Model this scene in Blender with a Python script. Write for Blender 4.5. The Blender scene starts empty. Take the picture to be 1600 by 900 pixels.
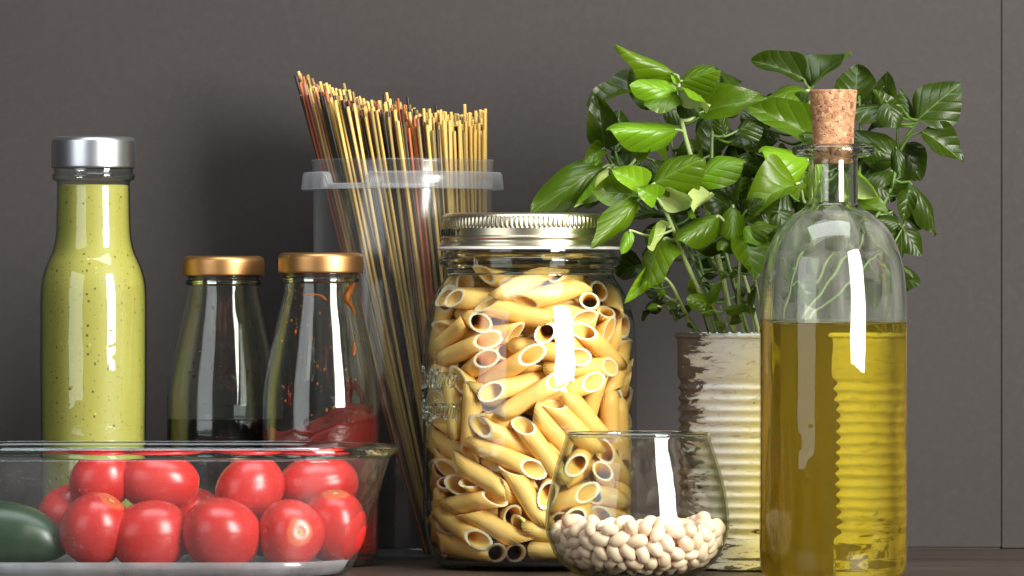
import bpy, bmesh, math, random
from mathutils import Vector, Matrix, Quaternion, noise
random.seed(11)
sc = bpy.context.scene
COL = sc.collection
PI = math.pi

# ------------------------------------------------------------------ camera, world, lamps, exposure
CAM_D = 2.8            # metres from camera to the middle row of jars
CAM_H = 0.14356        # camera height above the shelf
PX = 0.32875e-3        # metres per photo pixel (1600 wide) in the middle row
cam = bpy.data.cameras.new('camera'); camo = bpy.data.objects.new('camera', cam); COL.objects.link(camo)
camo.location = (0, -CAM_D, CAM_H); camo.rotation_euler = (PI/2, 0, 0)
cam.sensor_width = 36; cam.lens = 36*CAM_D/(1600*PX)
cam.clip_start = 0.05; cam.clip_end = 50
sc.camera = camo

w = bpy.data.worlds.new('World'); sc.world = w; w.use_nodes = True
bg = w.node_tree.nodes['Background']
bg.inputs[0].default_value = (0.9, 0.95, 1.0, 1); bg.inputs[1].default_value = 0.035

def area(name, loc, target, sx, sy, power, col, spread=180):
    l = bpy.data.lights.new(name, 'AREA'); l.shape = 'RECTANGLE'; l.size = sx; l.size_y = sy
    l.energy = power; l.color = col; l.spread = math.radians(spread)
    o = bpy.data.objects.new(name, l); COL.objects.link(o); o.location = loc
    o.rotation_euler = (Vector(target)-Vector(loc)).to_track_quat('-Z', 'Y').to_euler()
    return o
area('window_lamp', (0.80, -1.02, 0.54), (0.0, 0.0, 0.54), 0.46, 0.90, 43, (1.0, 0.965, 0.91))
area('fill_lamp', (-1.15, -1.35, 0.55), (0.0, 0.0, 0.2), 1.0, 1.1, 8.0, (0.92, 0.96, 1.0))
area('overhead_lamp', (0.04, -0.30, 0.98), (0.03, 0.08, 0.1), 0.9, 0.5, 8.0, (0.93, 0.97, 1.0))

vs = sc.view_settings
vs.view_transform = 'Standard'; vs.look = 'None'; vs.gamma = 1; vs.exposure = 0.18; vs.use_curve_mapping = False
cy = sc.cycles
cy.max_bounces = 20; cy.transmission_bounces = 16; cy.transparent_max_bounces = 40; cy.glossy_bounces = 6; cy.diffuse_bounces = 4
cy.caustics_reflective = False; cy.caustics_refractive = True; cy.blur_glossy = 0.5
cy.sample_clamp_indirect = 4.0
cy.use_denoising = True

# ------------------------------------------------------------------ helpers
def S(y): return PX*(CAM_D+y)/CAM_D
def X(px, y): return (px-800)*S(y)
def Z(py, y): return CAM_H-(py-450)*S(y)
def P(px, py, y): return Vector((X(px, y), y, Z(py, y)))

def link(o, parent=None):
    COL.objects.link(o)
    if parent is not None: o.parent = parent
    return o
def mesh_obj(name, me, mat=None, parent=None, smooth=True, loc=None):
    o = bpy.data.objects.new(name, me)
    if mat is not None and not me.materials: me.materials.append(mat)
    if smooth:
        me.polygons.foreach_set('use_smooth', [True]*len(me.polygons))
    if loc is not None: o.location = loc
    return link(o, parent)
def empty(name, loc):
    o = bpy.data.objects.new(name, None); o.location = loc; o.empty_display_size = .02
    return link(o)
def tag(o, label, cat, group=None, kind=None):
    o['label'] = label; o['category'] = cat
    if group: o['group'] = group
    if kind: o['kind'] = kind
    return o
def smooth_prof(pts, per=4):
    """Catmull-Rom through profile points; a repeated point is a sharp corner."""
    segs = []; cur = [pts[0]]
    for p in pts[1:]:
        if p == cur[-1]:
            segs.append(cur); cur = [p]
        else: cur.append(p)
    segs.append(cur); out = []
    for s in segs:
        if len(s) < 2: continue
        for i in range(len(s)-1):
            p0 = s[max(i-1, 0)]; p1 = s[i]; p2 = s[i+1]; p3 = s[min(i+2, len(s)-1)]
            for k in range(per):
                t = k/per
                q = []
                for c in (0, 1):
                    q.append(.5*((2*p1[c])+(-p0[c]+p2[c])*t+(2*p0[c]-5*p1[c]+4*p2[c]-p3[c])*t*t+(-p0[c]+3*p1[c]-3*p2[c]+p3[c])*t**3))
                out.append(tuple(q))
        out.append(s[-1])
    res = [out[0]]
    for p in out[1:]:
        if abs(p[0]-res[-1][0])+abs(p[1]-res[-1][1]) > 1e-7: res.append(p)
    return res
def lathe(prof, n=72, mod=None, closed=False, mats=None):
    """prof: (r,z) list from bottom outside upward; mod(j,angle)->radius factor"""
    verts = []; faces = []; idx = []
    for j, (r, z) in enumerate(prof):
        if r < 1e-6:
            idx.append([len(verts)]); verts.append((0, 0, z)); continue
        row = []
        for i in range(n):
            a = 2*PI*i/n; rr = r*(mod(j, a) if mod else 1)
            row.append(len(verts)); verts.append((rr*math.cos(a), rr*math.sin(a), z))
        idx.append(row)
    m = len(prof)
    for j in range(m-1+(1 if closed else 0)):
        A = idx[j]; B = idx[(j+1) % m]
        for i in range(n):
            k = (i+1) % n
            if len(A) == 1 and len(B) == 1: continue
            if len(A) == 1: faces.append((A[0], B[k], B[i]))
            elif len(B) == 1: faces.append((A[i], A[k], B[0]))
            else: faces.append((A[i], A[k], B[k], B[i]))
    me = bpy.data.meshes.new('lathe'); me.from_pydata(verts, [], faces); me.validate(); me.update()
    return me
def pxprof(pts, y, base=None):
    """(py, rpx) points -> (r, z) at depth y"""
    s = S(y); return [(r*s, Z(py, y)) for py, r in pts]
def shell(outer, t, zfloor, per=4):
    """closed wall: outer profile (bottom->top, metres), inner offset by t, inner floor height"""
    o = smooth_prof(outer, per)
    top = o[-1]
    inner = []
    for i, (r, z) in enumerate(o):
        a = o[max(i-1, 0)]; b = o[min(i+1, len(o)-1)]
        dx, dz = b[0]-a[0], b[1]-a[1]; L = math.hypot(dx, dz) or 1
        nr, nz = dz/L, -dx/L
        inner.append((max(r-nr*t, 1e-4), z-nz*t))
    inner = [(r, max(z, zfloor)) for r, z in inner if r > .002]
    inn = []
    for r, z in inner:
        if z <= zfloor+1e-6:
            continue
        inn.append((r, min(z, top[1])))
    rf = inn[0][0]*.985
    prof = [(0, o[0][1])]+[p for p in o if p[0] > 1e-5]+list(reversed(inn))+[(rf, zfloor), (0, zfloor)]
    return prof, [(rf, zfloor)]+inn
def tube(pts, radii, n=8):
    """smooth tube through points"""
    verts = []; faces = []
    prev = None
    for i, p in enumerate(pts):
        a = pts[max(i-1, 0)]; b = pts[min(i+1, len(pts)-1)]
        d = (b-a).normalized()
        if prev is None:
            u = d.orthogonal().normalized()
        else:
            u = (prev-d*prev.dot(d)).normalized()
        prev = u; v = d.cross(u)
        for k in range(n):
            t = 2*PI*k/n
            verts.append(p+(u*math.cos(t)+v*math.sin(t))*radii[i])
    for i in range(len(pts)-1):
        for k in range(n):
            k2 = (k+1) % n
            faces.append((i*n+k, i*n+k2, (i+1)*n+k2, (i+1)*n+k))
    faces.append(tuple(range(n))[::-1]); faces.append(tuple((len(pts)-1)*n+k for k in range(n)))
    me = bpy.data.meshes.new('tube'); me.from_pydata([tuple(v) for v in verts], [], faces); me.update()
    return me
def crom(pts, per=6):
    out = []
    for i in range(len(pts)-1):
        p0 = pts[max(i-1, 0)]; p1 = pts[i]; p2 = pts[i+1]; p3 = pts[min(i+2, len(pts)-1)]
        for k in range(per):
            t = k/per
            out.append(.5*((2*p1)+(-p0+p2)*t+(2*p0-5*p1+4*p2-p3)*t*t+(-p0+3*p1-3*p2+p3)*t**3))
    out.append(pts[-1]); return out

# ------------------------------------------------------------------ materials
class NT:
    def __init__(s, name):
        s.m = bpy.data.materials.new(name); s.m.use_nodes = True
        s.t = s.m.node_tree; s.t.nodes.clear()
        s.out = s.n('ShaderNodeOutputMaterial')
    def n(s, typ, **kw):
        nd = s.t.nodes.new(typ)
        for k, v in kw.items(): setattr(nd, k, v)
        return nd
    def l(s, a, b): s.t.links.new(a, b)
    def set(s, sock, v):
        if hasattr(v, 'links') or isinstance(v, bpy.types.NodeSocket): s.l(v, sock)
        else:
            if isinstance(v, tuple) and len(v) == 3 and sock.type == 'RGBA': v = v+(1,)
            sock.default_value = v
    def math(s, op, a, b=None, clamp=False):
        nd = s.n('ShaderNodeMath', operation=op, use_clamp=clamp); s.set(nd.inputs[0], a)
        if b is not None: s.set(nd.inputs[1], b)
        return nd.outputs[0]
    def mix(s, f, a, b):
        nd = s.n('ShaderNodeMix', data_type='RGBA'); s.set(nd.inputs[0], f); s.set(nd.inputs[6], a); s.set(nd.inputs[7], b)
        return nd.outputs[2]
    def ramp(s, f, stops, interp='LINEAR'):
        nd = s.n('ShaderNodeValToRGB'); cr = nd.color_ramp; cr.interpolation = interp
        while len(cr.elements) < len(stops): cr.elements.new(.5)
        for e, (p, c) in zip(cr.elements, stops):
            e.position = p; e.color = c if len(c) == 4 else tuple(c)+(1,)
        s.l(f, nd.inputs[0]); return nd.outputs[0]
    def obj(s, scale=(1, 1, 1), kind='Object'):
        tc = s.n('ShaderNodeTexCoord'); mp = s.n('ShaderNodeMapping'); mp.inputs['Scale'].default_value = scale
        s.l(tc.outputs[kind], mp.inputs[0]); return mp.outputs[0]
    def noise(s, vec, scale, detail=3, rough=.55, dist=0):
        nd = s.n('ShaderNodeTexNoise'); s.l(vec, nd.inputs['Vector'])
        nd.inputs['Scale'].default_value = scale; nd.inputs['Detail'].default_value = detail
        nd.inputs['Roughness'].default_value = rough; nd.inputs['Distortion'].default_value = dist
        return nd.outputs[0]
    def voro(s, vec, scale, feature='F1', out='Distance', rand=1.0):
        nd = s.n('ShaderNodeTexVoronoi', feature=feature); s.l(vec, nd.inputs['Vector']); nd.inputs['Scale'].default_value = scale
        nd.inputs['Randomness'].default_value = rand
        return nd.outputs[out]
    def bump(s, h, strength, dist=.001):
        nd = s.n('ShaderNodeBump'); s.l(h, nd.inputs['Height']); nd.inputs['Strength'].default_value = strength; nd.inputs['Distance'].default_value = dist
        return nd.outputs[0]
    def prin(s, **kw):
        nd = s.n('ShaderNodeBsdfPrincipled')
        for k, v in kw.items(): s.set(nd.inputs[k.replace('_', ' ')], v)
        return nd
    def done(s, sh): s.l(sh.outputs[0] if hasattr(sh, 'outputs') else sh, s.out.inputs[0]); return s.m
    def facing(s):
        lw = s.n('ShaderNodeLayerWeight'); lw.inputs[0].default_value = .5; return lw.outputs['Facing']

def mat_thin_glass(name, tint=(.97, .985, .975), edge=(.45, .52, .47), rough=.0, dust=0.0, f0=.04):
    """thin clear wall: light passes straight on, glancing views lose light in the longer glass path and reflect more"""
    t = NT(name); f = t.facing()
    e = t.math('POWER', f, 3.5)
    tr = t.n('ShaderNodeBsdfTransparent'); t.l(t.mix(e, tint, edge), tr.inputs[0])
    gl = t.n('ShaderNodeBsdfGlossy'); gl.inputs['Roughness'].default_value = rough
    vec = t.obj(); b = t.bump(t.noise(vec, 45, 2), .32, .0012); t.l(b, gl.inputs['Normal'])
    fr = t.math('ADD', t.math('MULTIPLY', t.math('POWER', f, 5), .80), f0, True)
    mx = t.n('ShaderNodeMixShader'); t.l(fr, mx.inputs[0]); t.l(tr.outputs[0], mx.inputs[1]); t.l(gl.outputs[0], mx.inputs[2])
    if dust:
        d = t.n('ShaderNodeBsdfDiffuse'); d.inputs[0].default_value = (.85, .86, .88, 1)
        sp = t.ramp(t.voro(t.obj(), 800), [(0.0, (1, 1, 1)), (.16, (1, 1, 1)), (.22, (0, 0, 0))])
        keep = t.ramp(t.noise(vec, 260, 1), [(.60, (0, 0, 0)), (.66, (1, 1, 1))])
        sm = t.ramp(t.noise(vec, 30, 4), [(.35, (0, 0, 0)), (.8, (1, 1, 1))])
        k = t.math('ADD', t.math('MULTIPLY', t.math('MULTIPLY', sp, keep), .18), t.math('MULTIPLY', sm, dust), True)
        m2 = t.n('ShaderNodeMixShader'); t.l(k, m2.inputs[0]); t.l(mx.outputs[0], m2.inputs[1]); t.l(d.outputs[0], m2.inputs[2]); mx = m2
    return t.done(mx)
def mat_glass(name, col=(.95, .975, .955), ior=1.5, bumpy=.06, haze=0, above=False):
    t = NT(name); g = t.n('ShaderNodeBsdfGlass'); g.inputs['Color'].default_value = col+(1,); g.inputs['IOR'].default_value = ior
    g.inputs['Roughness'].default_value = 0.0
    if bumpy:
        t.l(t.bump(t.noise(t.obj((1, 1, .5)), 38, 2), bumpy, .002), g.inputs['Normal'])
    if haze:      # greasy film
        d = t.n('ShaderNodeBsdfDiffuse'); d.inputs[0].default_value = (.74, .76, .66, 1)
        k = t.ramp(t.noise(t.obj((1, 1, .12)), 80, 5, .6, .6), [(.40, (0, 0, 0)), (.80, (1, 1, 1))])
        fac = t.math('ADD', t.math('MULTIPLY', k, haze), haze*.12)
        if above:  # the film left by the oil sits on the empty part of the bottle
            sp = t.n('ShaderNodeSeparateXYZ'); t.l(t.obj(), sp.inputs[0])
            band = t.math('MULTIPLY', t.math('GREATER_THAN', sp.outputs[2], Z(503, -.10)), t.math('LESS_THAN', sp.outputs[2], Z(330, -.10)))
            fac = t.math('MULTIPLY', fac, t.math('ADD', t.math('MULTIPLY', band, .9), .10))
        mx = t.n('ShaderNodeMixShader'); t.l(fac, mx.inputs[0]); t.l(g.outputs[0], mx.inputs[1]); t.l(d.outputs[0], mx.inputs[2]); g = mx
    return t.done(g)
def mat_simple(name, col, rough=.5, metal=0, var=.12, scale=60, bump=0.0, spec=.5, coat=0, sss=0):
    t = NT(name); v = t.obj(); n = t.noise(v, scale, 4)
    c = t.mix(t.ramp(n, [(.3, (0, 0, 0)), (.7, (1, 1, 1))]), tuple(x*(1-var) for x in col), tuple(min(1, x*(1+var)) for x in col))
    p = t.prin(Base_Color=c, Roughness=rough, Metallic=metal, Coat_Weight=coat)
    p.inputs['Specular IOR Level'].default_value = spec
    if sss:
        p.inputs['Subsurface Weight'].default_value = sss; p.inputs['Subsurface Radius'].default_value = (1, .4, .15); p.inputs['Subsurface Scale'].default_value = .004
    if bump: t.l(t.bump(n, bump, .001), p.inputs['Normal'])
    return t.done(p)

M = {}
M['clear'] = mat_thin_glass('clear_glass_wall')
M['clear_bowl'] = mat_thin_glass('bowl_glass_wall', tint=(.97, .98, .98), edge=(.42, .50, .52), dust=.03)
M['clear_cup'] = mat_thin_glass('tumbler_glass_wall', edge=(.40, .45, .33))
M['glass'] = mat_glass('solid_glass')
M['glass_rim'] = mat_glass('rim_glass', (.92, .97, .98), 1.5, .03)
M['glass_bottle'] = mat_glass('bottle_glass', (.96, .975, .955), 1.48, .14, .010)
M['glass_oil'] = mat_glass('oil_bottle_glass', (.965, .98, .945), 1.48, .30, .14, True)

def mat_wall():
    t = NT('painted_wall'); v = t.obj()
    a = t.noise(v, 5, 4); b = t.noise(v, 220, 3)
    c = t.mix(t.ramp(a, [(.3, (0, 0, 0)), (.7, (1, 1, 1))]), (.0225, .0174, .0155), (.0262, .0206, .0185))
    c = t.mix(t.ramp(b, [(.45, (0, 0, 0)), (.75, (1, 1, 1))]), c, (.0290, .0240, .0220))
    sc0 = t.ramp(t.noise(t.obj((1, 1, .35)), 26, 5, .65, .5), [(.60, (0, 0, 0)), (.72, (1, 1, 1))])
    c = t.mix(t.math('MULTIPLY', sc0, .30), c, (.036, .030, .028))
    p = t.prin(Base_Color=c, Roughness=.75)
    t.l(t.bump(b, .05, .0008), p.inputs['Normal']); return t.done(p)
M['wall'] = mat_wall()
def mat_shelf():
    t = NT('shelf_wood'); v = t.obj((1.2, 14, 6)); n = t.noise(v, 6, 5, .6, .8)
    c = t.ramp(n, [(.3, (.030, .019, .014)), (.55, (.060, .040, .030)), (.8, (.082, .057, .044))])
    p = t.prin(Base_Color=c, Roughness=.42); t.l(t.bump(n, .15, .001), p.inputs['Normal']); return t.done(p)
M['shelf'] = mat_shelf()

# ------------------------------------------------------------------ the cupboard
def box(name, x0, x1, y0, y1, z0, z1, mat, bev=.0012):
    bm = bmesh.new(); bmesh.ops.create_cube(bm, size=1)
    for v in bm.verts:
        v.co = Vector((x0+(v.co.x+.5)*(x1-x0), y0+(v.co.y+.5)*(y1-y0), z0+(v.co.z+.5)*(z1-z0)))
    bmesh.ops.bevel(bm, geom=bm.edges[:], offset=bev, segments=2, affect='EDGES')
    me = bpy.data.meshes.new(name); bm.to_mesh(me); bm.free(); return mesh_obj(name, me, mat, smooth=False)
WB = .20
sx = X(1565, WB)
for o in (box('shelf_floor', -.75, sx+.02, -.24, WB+.02, -.022, 0, M['shelf']),
          box('wall_back', -.75, sx+.02, WB, WB+.02, .0, .75, M['wall']),
          box('wall_right', sx, sx+.08, WB-.0014, WB-.0004, .0005, .75, M['wall'], .0004)):
    o['kind'] = 'structure'

# ------------------------------------------------------------------ green dressing bottle
def mat_dressing():
    t = NT('green_dressing'); v = t.obj()
    big = t.noise(t.obj((1, 1, .35)), 30, 3)
    c = t.mix(big, (.330, .300, .046), (.455, .420, .095))
    def specks(scale, lo, hi, off):
        mp = t.n('ShaderNodeMapping'); t.l(v, mp.inputs[0]); mp.inputs['Location'].default_value = (off, off*2, off*3)
        d = t.voro(mp.outputs[0], scale); cc = t.n('ShaderNodeSeparateColor')
        vo = t.n('ShaderNodeTexVoronoi'); t.l(mp.outputs[0], vo.inputs['Vector']); vo.inputs['Scale'].default_value = scale
        t.l(vo.outputs['Color'], cc.inputs[0])
        wob = t.math('MULTIPLY', t.noise(v, scale*3, 1), .22)
        rad = t.math('ADD', t.math('MULTIPLY', cc.outputs[1], .16), wob)
        inside = t.math('LESS_THAN', vo.outputs['Distance'], t.math('SUBTRACT', rad, .03))
        return t.math('MULTIPLY', inside, t.math('GREATER_THAN', cc.outputs[0], lo))
    c = t.mix(t.math('MULTIPLY', specks(300, .52, 0, .1), .85), c, (.060, .062, .010))
    c = t.mix(t.math('MULTIPLY', specks(520, .55, 0, .37), .75), c, (.12, .085, .018))
    c = t.mix(t.math('MULTIPLY', specks(330, .86, 0, .73), .5), c, (.62, .60, .22))
    p = t.prin(Base_Color=c, Roughness=.5); p.inputs['Subsurface Weight'].default_value = .25
    p.inputs['Subsurface Scale'].default_value = .003
    return t.done(p)
M['dressing'] = mat_dressing()
def mat_metal(name, col, rough, bump=.02, scale=300):
    t = NT(name); n = t.noise(t.obj(), scale, 3); n2 = t.noise(t.obj(), 25, 4)
    r = t.math('ADD', t.math('MULTIPLY', n2, .12), rough-.06)
    p = t.prin(Base_Color=col, Metallic=1.0, Roughness=r); t.l(t.bump(n, bump, .0004), p.inputs['Normal']); return t.done(p)
M['silver'] = mat_metal('satin_silver', (.62, .65, .68), .33)
M['gold'] = mat_metal('matt_copper_gold', (.52, .275, .105), .40)
M['lid_gold'] = mat_metal('pale_gold_tin', (.68, .61, .44), .30)
M['white_seal'] = mat_simple('white_seal', (.80, .80, .79), .35, var=.03)

def bottle_cap(name, py0, py1, r, y, mat, parent):
    s = S(y); z1 = Z(py0, y); z0 = Z(py1, y); R = r*s
    pr = smooth_prof([(R*.90, z0+.0004), (R*.985, z0), (R, z0+.0012), (R, z0+.0012), (R, z1-.0035), (R*.985, z1-.0016), (R*.93, z1-.0004), (R*.86, z1), (R*.86, z1), (R*.84, z1-.0005), (0, z1-.0005)], 3)
    return mesh_obj(name, lathe([(0, z0+.0015)]+pr, 72), mat, parent)
gy = .05
GB = empty('dressing_bottle', (X(146, gy), gy, 0))
tag(GB, 'tall glass bottle of speckled green dressing with a silver cap', 'bottle')
zb = .0
gout = [(.018, zb), (.024, zb+.0006), (.0272, zb+.004), (.0277, zb+.012)]+pxprof([(690, 82), (600, 83), (520, 83), (470, 83), (440, 81), (415, 74), (395, 65), (375, 60), (350, 58), (300, 57), (290, 57)], gy)
gout2 = gout+pxprof([(284, 58), (283, 60), (281, 63.5), (276, 65), (272, 64), (270, 62), (268, 62), (264, 62), (258, 61)], gy)
pr, _ = shell(gout2, .0006, zb+.003)
mesh_obj('glass_body', lathe(pr, 72), M['clear'], GB)
bottle_cap('cap', 214, 263, 66, gy, M['silver'], GB)
DR = empty('unused', (0, 0, 0)); bpy.data.objects.remove(DR)
liq = [(max(r-.0008, .001), z+.0012 if z < .01 else z) for r, z in smooth_prof(gout, 4)]
ztop = liq[-1][1]
o = mesh_obj('green_dressing', lathe([(0, .0035)]+[(r, max(z, .0035)) for r, z in liq]+[(liq[-1][0]*.9, ztop+.0004), (0, ztop+.0004)], 72), M['dressing'], loc=(X(146, gy), gy, 0))
tag(o, 'opaque yellow green dressing with dark herb flecks filling the silver capped bottle', 'dressing')

# ------------------------------------------------------------------ the two small sauce bottles
def sauce_bottle(cx, y, sc_, cap_top, label, capr):
    """milk-bottle shape; pixel profile scaled by sc_ about its cap"""
    e = empty('sauce_bottle', (X(cx, y), y, 0)); tag(e, label, 'bottle', 'small sauce bottles with copper caps')
    s = S(y)
    def q(d, r): return (r*sc_*s, Z(cap_top+d*sc_, y))
    body = [(.016, 0), (.024, .0006), (.0285, .004), (.0298, .012)]
    outer = body+[q(265, 91), q(225, 90.5), q(195, 87.5), q(165, 82), q(135, 75.5), q(105, 69), q(80, 63), (q(60, 58.5)), q(50, 57.5), q(47, 57.5), q(46, 59.5), q(43, 61), q(40, 60.5), q(38, 57.5), q(36, 56.5), q(34, 58), q(31, 58), q(27, 57)]
    pr, inner = shell(outer, .0024, .0045)
    mesh_obj('glass_body', lathe(pr, 80), M['glass_bottle'], e)
    bottle_cap('cap', cap_top, cap_top+31.5*sc_, capr, y, M['gold'], e)
    return e, inner
soy_y, ket_y = .058, .018
SB, soy_in = sauce_bottle(349, soy_y, .975, 400, 'left one of the two copper capped bottles, with black sauce in its bottom', 64)
KB, ket_in = sauce_bottle(501.5, ket_y, 1.0, 395, 'copper capped bottle smeared inside with red sauce beside the spaghetti tub', 66.5)
M['soy'] = mat_simple('black_soy', (.006, .0045, .004), .06, var=.3, scale=20, spec=.6)
def mat_ketchup():
    t = NT('red_sauce'); n = t.noise(t.obj(), 140, 4); c = t.mix(n, (.11, .006, .005), (.25, .016, .010))
    p = t.prin(Base_Color=c, Roughness=.18); t.l(t.bump(n, .35, .002), p.inputs['Normal'])
    p.inputs['Subsurface Weight'].default_value = .3; p.inputs['Subsurface Scale'].default_value = .002; return t.done(p)
M['ketchup'] = mat_ketchup()
def mat_smear():
    t = NT('sauce_smear'); n = t.noise(t.obj(), 200, 2); c = t.mix(n, (.36, .075, .008), (.50, .16, .02))
    return t.done(t.prin(Base_Color=c, Roughness=.15))
M['smear'] = mat_smear()
def fill_prof(inner, ztop, grow=.0005):
    out = []
    for (r, z) in inner:
        if z < ztop: out.append((r+grow, max(z-grow, .004)))
    r_at = out[-1][0]
    for i in range(len(inner)-1):
        if inner[i][1] <= ztop <= inner[i+1][1]:
            k = (ztop-inner[i][1])/max(1e-9, inner[i+1][1]-inner[i][1]); r_at = inner[i][0]+k*(inner[i+1][0]-inner[i][0])
    out.append((r_at+grow, ztop)); return out
fp = fill_prof(soy_in, Z(654, soy_y))
o = mesh_obj('soy_sauce', lathe([(0, fp[0][1])]+fp+[(fp[-1][0]*.999, fp[-1][1]+.00005), (0, fp[-1][1]+.00005)], 72), M['soy'], loc=SB.location.copy())
tag(o, 'black liquid in the bottom of the left copper capped bottle', 'sauce')
# ketchup: uneven top, higher at the right and back
def ketchup_mesh():
    n = 72; rows = []
    def level(x, yy): return Z(668, ket_y)+.0055*math.sin(x*95+.4)+.004*math.sin(yy*120+1)+.25*max(0, x-.004)**1*.9+.002*noise.noise(Vector((x*160, yy*160, 2)))
    zs = [.004+(.999*k/26) for k in range(27)]
    verts = []; faces = []
    def rad(z):
        for i in range(len(ket_in)-1):
            a, b = ket_in[i], ket_in[i+1]
            if a[1] <= z <= b[1]: return a[0]+(z-a[1])/max(1e-9, b[1]-a[1])*(b[0]-a[0])
        return ket_in[-1][0]
    K = 22
    for k in range(K+1):
        for i in range(n):
            a = 2*PI*i/n
            ca, sa = math.cos(a), math.sin(a)
            R0 = rad(.03); zt = level(R0*ca, R0*sa)
            z = .0042+(zt-.0042)*k/K; R = rad(z)+.0005
            verts.append((R*ca, R*sa, z))
    for k in range(K):
        for i in range(n):
            j = (i+1) % n; faces.append((k*n+i, k*n+j, (k+1)*n+j, (k+1)*n+i))
    T = 10; base = K*n
    prev = [base+i for i in range(n)]
    for q in range(1, T):
        f = 1-q/T; cur = []
        for i in range(n):
            vx, vy, vz = verts[base+i]; x, yy = vx*f, vy*f
            verts.append((x, yy, level(x, yy))); cur.append(len(verts)-1)
        for i in range(n):
            j = (i+1) % n; faces.append((prev[i], prev[j], cur[j], cur[i]))
        prev = cur
    verts.append((0, 0, level(0, 0))); c = len(verts)-1
    for i in range(n): faces.append((prev[i], prev[(i+1) % n], c))
    verts.append((0, 0, .0042)); c = len(verts)-1
    for i in range(n): faces.append((i, c, (i+1) % n))
    me = bpy.data.meshes.new('ketchup'); me.from_pydata(verts, [], faces); me.update(); return me, rad
kme, ket_rad = ketchup_mesh()
KE = mesh_obj('red_sauce', kme, M['ketchup'], loc=KB.location.copy())
tag(KE, 'glossy dark red sauce clinging to the bottom and side of its copper capped bottle', 'sauce')
def on_wall(px, py, rad, y, cx, inset=.0003, back=False):
    """angle and height of a spot on the inner wall as seen from the front"""
    z = Z(py, y); R = rad(z)-inset; x = max(-.97*R, min(.97*R, (px-cx)*S(y)*.95))
    return Vector((x, math.sqrt(max(0, R*R-x*x))*(1 if back else -1), z))
def wall_streak(name, pts, radii, rad, y, cx, mat, parent, back=False):
    ps = crom([on_wall(px, py, rad, y, cx, back=back) for px, py in pts], 5)
    rr = []
    for i in range(len(ps)):
        t = i/(len(ps)-1)*(len(radii)-1); k = min(int(t), len(radii)-2); rr.append((radii[k]+(radii[k+1]-radii[k])*(t-k))*S(y))
    me = tube(ps, rr, 8)
    return mesh_obj(name, me, mat, parent)
wall_streak('sauce_streak', [(540, 690), (541, 650), (548, 612), (558, 604), (570, 622), (574, 660), (577, 690)], [9, 7, 7, 5, 4.5, 5, 7], ket_rad, ket_y, 501.5, M['ketchup'], KE, True)
wall_streak('sauce_streak', [(545, 610), (546, 600), (549, 590)], [4, 6, 3], ket_rad, ket_y, 501.5, M['ketchup'], KE, True)
wall_streak('sauce_streak', [(528, 690), (532, 660), (541, 640)], [8, 9, 4], ket_rad, ket_y, 501.5, M['ketchup'], KE, True)
wall_streak('sauce_streak', [(553, 440), (547, 455), (543, 468), (551, 480), (556, 495)], [3, 6, 5, 3, 1], ket_rad, ket_y, 501.5, M['smear'], KE)
wall_streak('sauce_streak', [(474, 462), (486, 461), (498, 461), (507, 465), (512, 470)], [1, 2, 1.6, 2.4, .8], ket_rad, ket_y, 501.5, M['smear'], KE)
wall_streak('sauce_streak', [(452, 632), (454, 620), (452, 610), (458, 596)], [2.6, 3.4, 1.5, .8], ket_rad, ket_y, 501.5, M['ketchup'], KE)
wall_streak('sauce_streak', [(555, 535), (556, 545), (554, 556)], [1.5, 3.5, 1.5], ket_rad, ket_y, 501.5, M['smear'], KE)
def drops(parent, cx, y, rad, n, seed, mat, y0, y1, w):
    rnd = random.Random(seed); bm = bmesh.new()
    for i in range(n):
        p = on_wall(cx+rnd.uniform(-w, w), rnd.uniform(y0, y1), rad, y, cx, back=rnd.random() < .4)
        r = rnd.uniform(.0003, .0008)*(1.4 if rnd.random() < .15 else 1)
        m = Matrix.Translation(p) @ Matrix.Diagonal((r, r*.6, r*rnd.uniform(1, 1.8), 1))
        bmesh.ops.create_icosphere(bm, subdivisions=1, radius=1, matrix=m)
    me = bpy.data.meshes.new('drops'); bm.to_mesh(me); bm.free()
    o = mesh_obj('sauce_droplets', me, mat, parent); o['kind'] = 'stuff'; return o
drops(KE, 501.5, ket_y, ket_rad, 70, 3, M['smear'], 440, 660, 70)
def soy_rad(z):
    for i in range(len(soy_in)-1):
        a, b = soy_in[i], soy_in[i+1]
        if a[1] <= z <= b[1]: return a[0]+(z-a[1])/max(1e-9, b[1]-a[1])*(b[0]-a[0])
    return soy_in[-1][0]
M['soy_drop'] = mat_simple('soy_drop', (.05, .022, .008), .1)
drops(bpy.data.objects['soy_sauce'], 349, soy_y, soy_rad, 40, 8, M['soy_drop'], 450, 640, 62)

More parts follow.
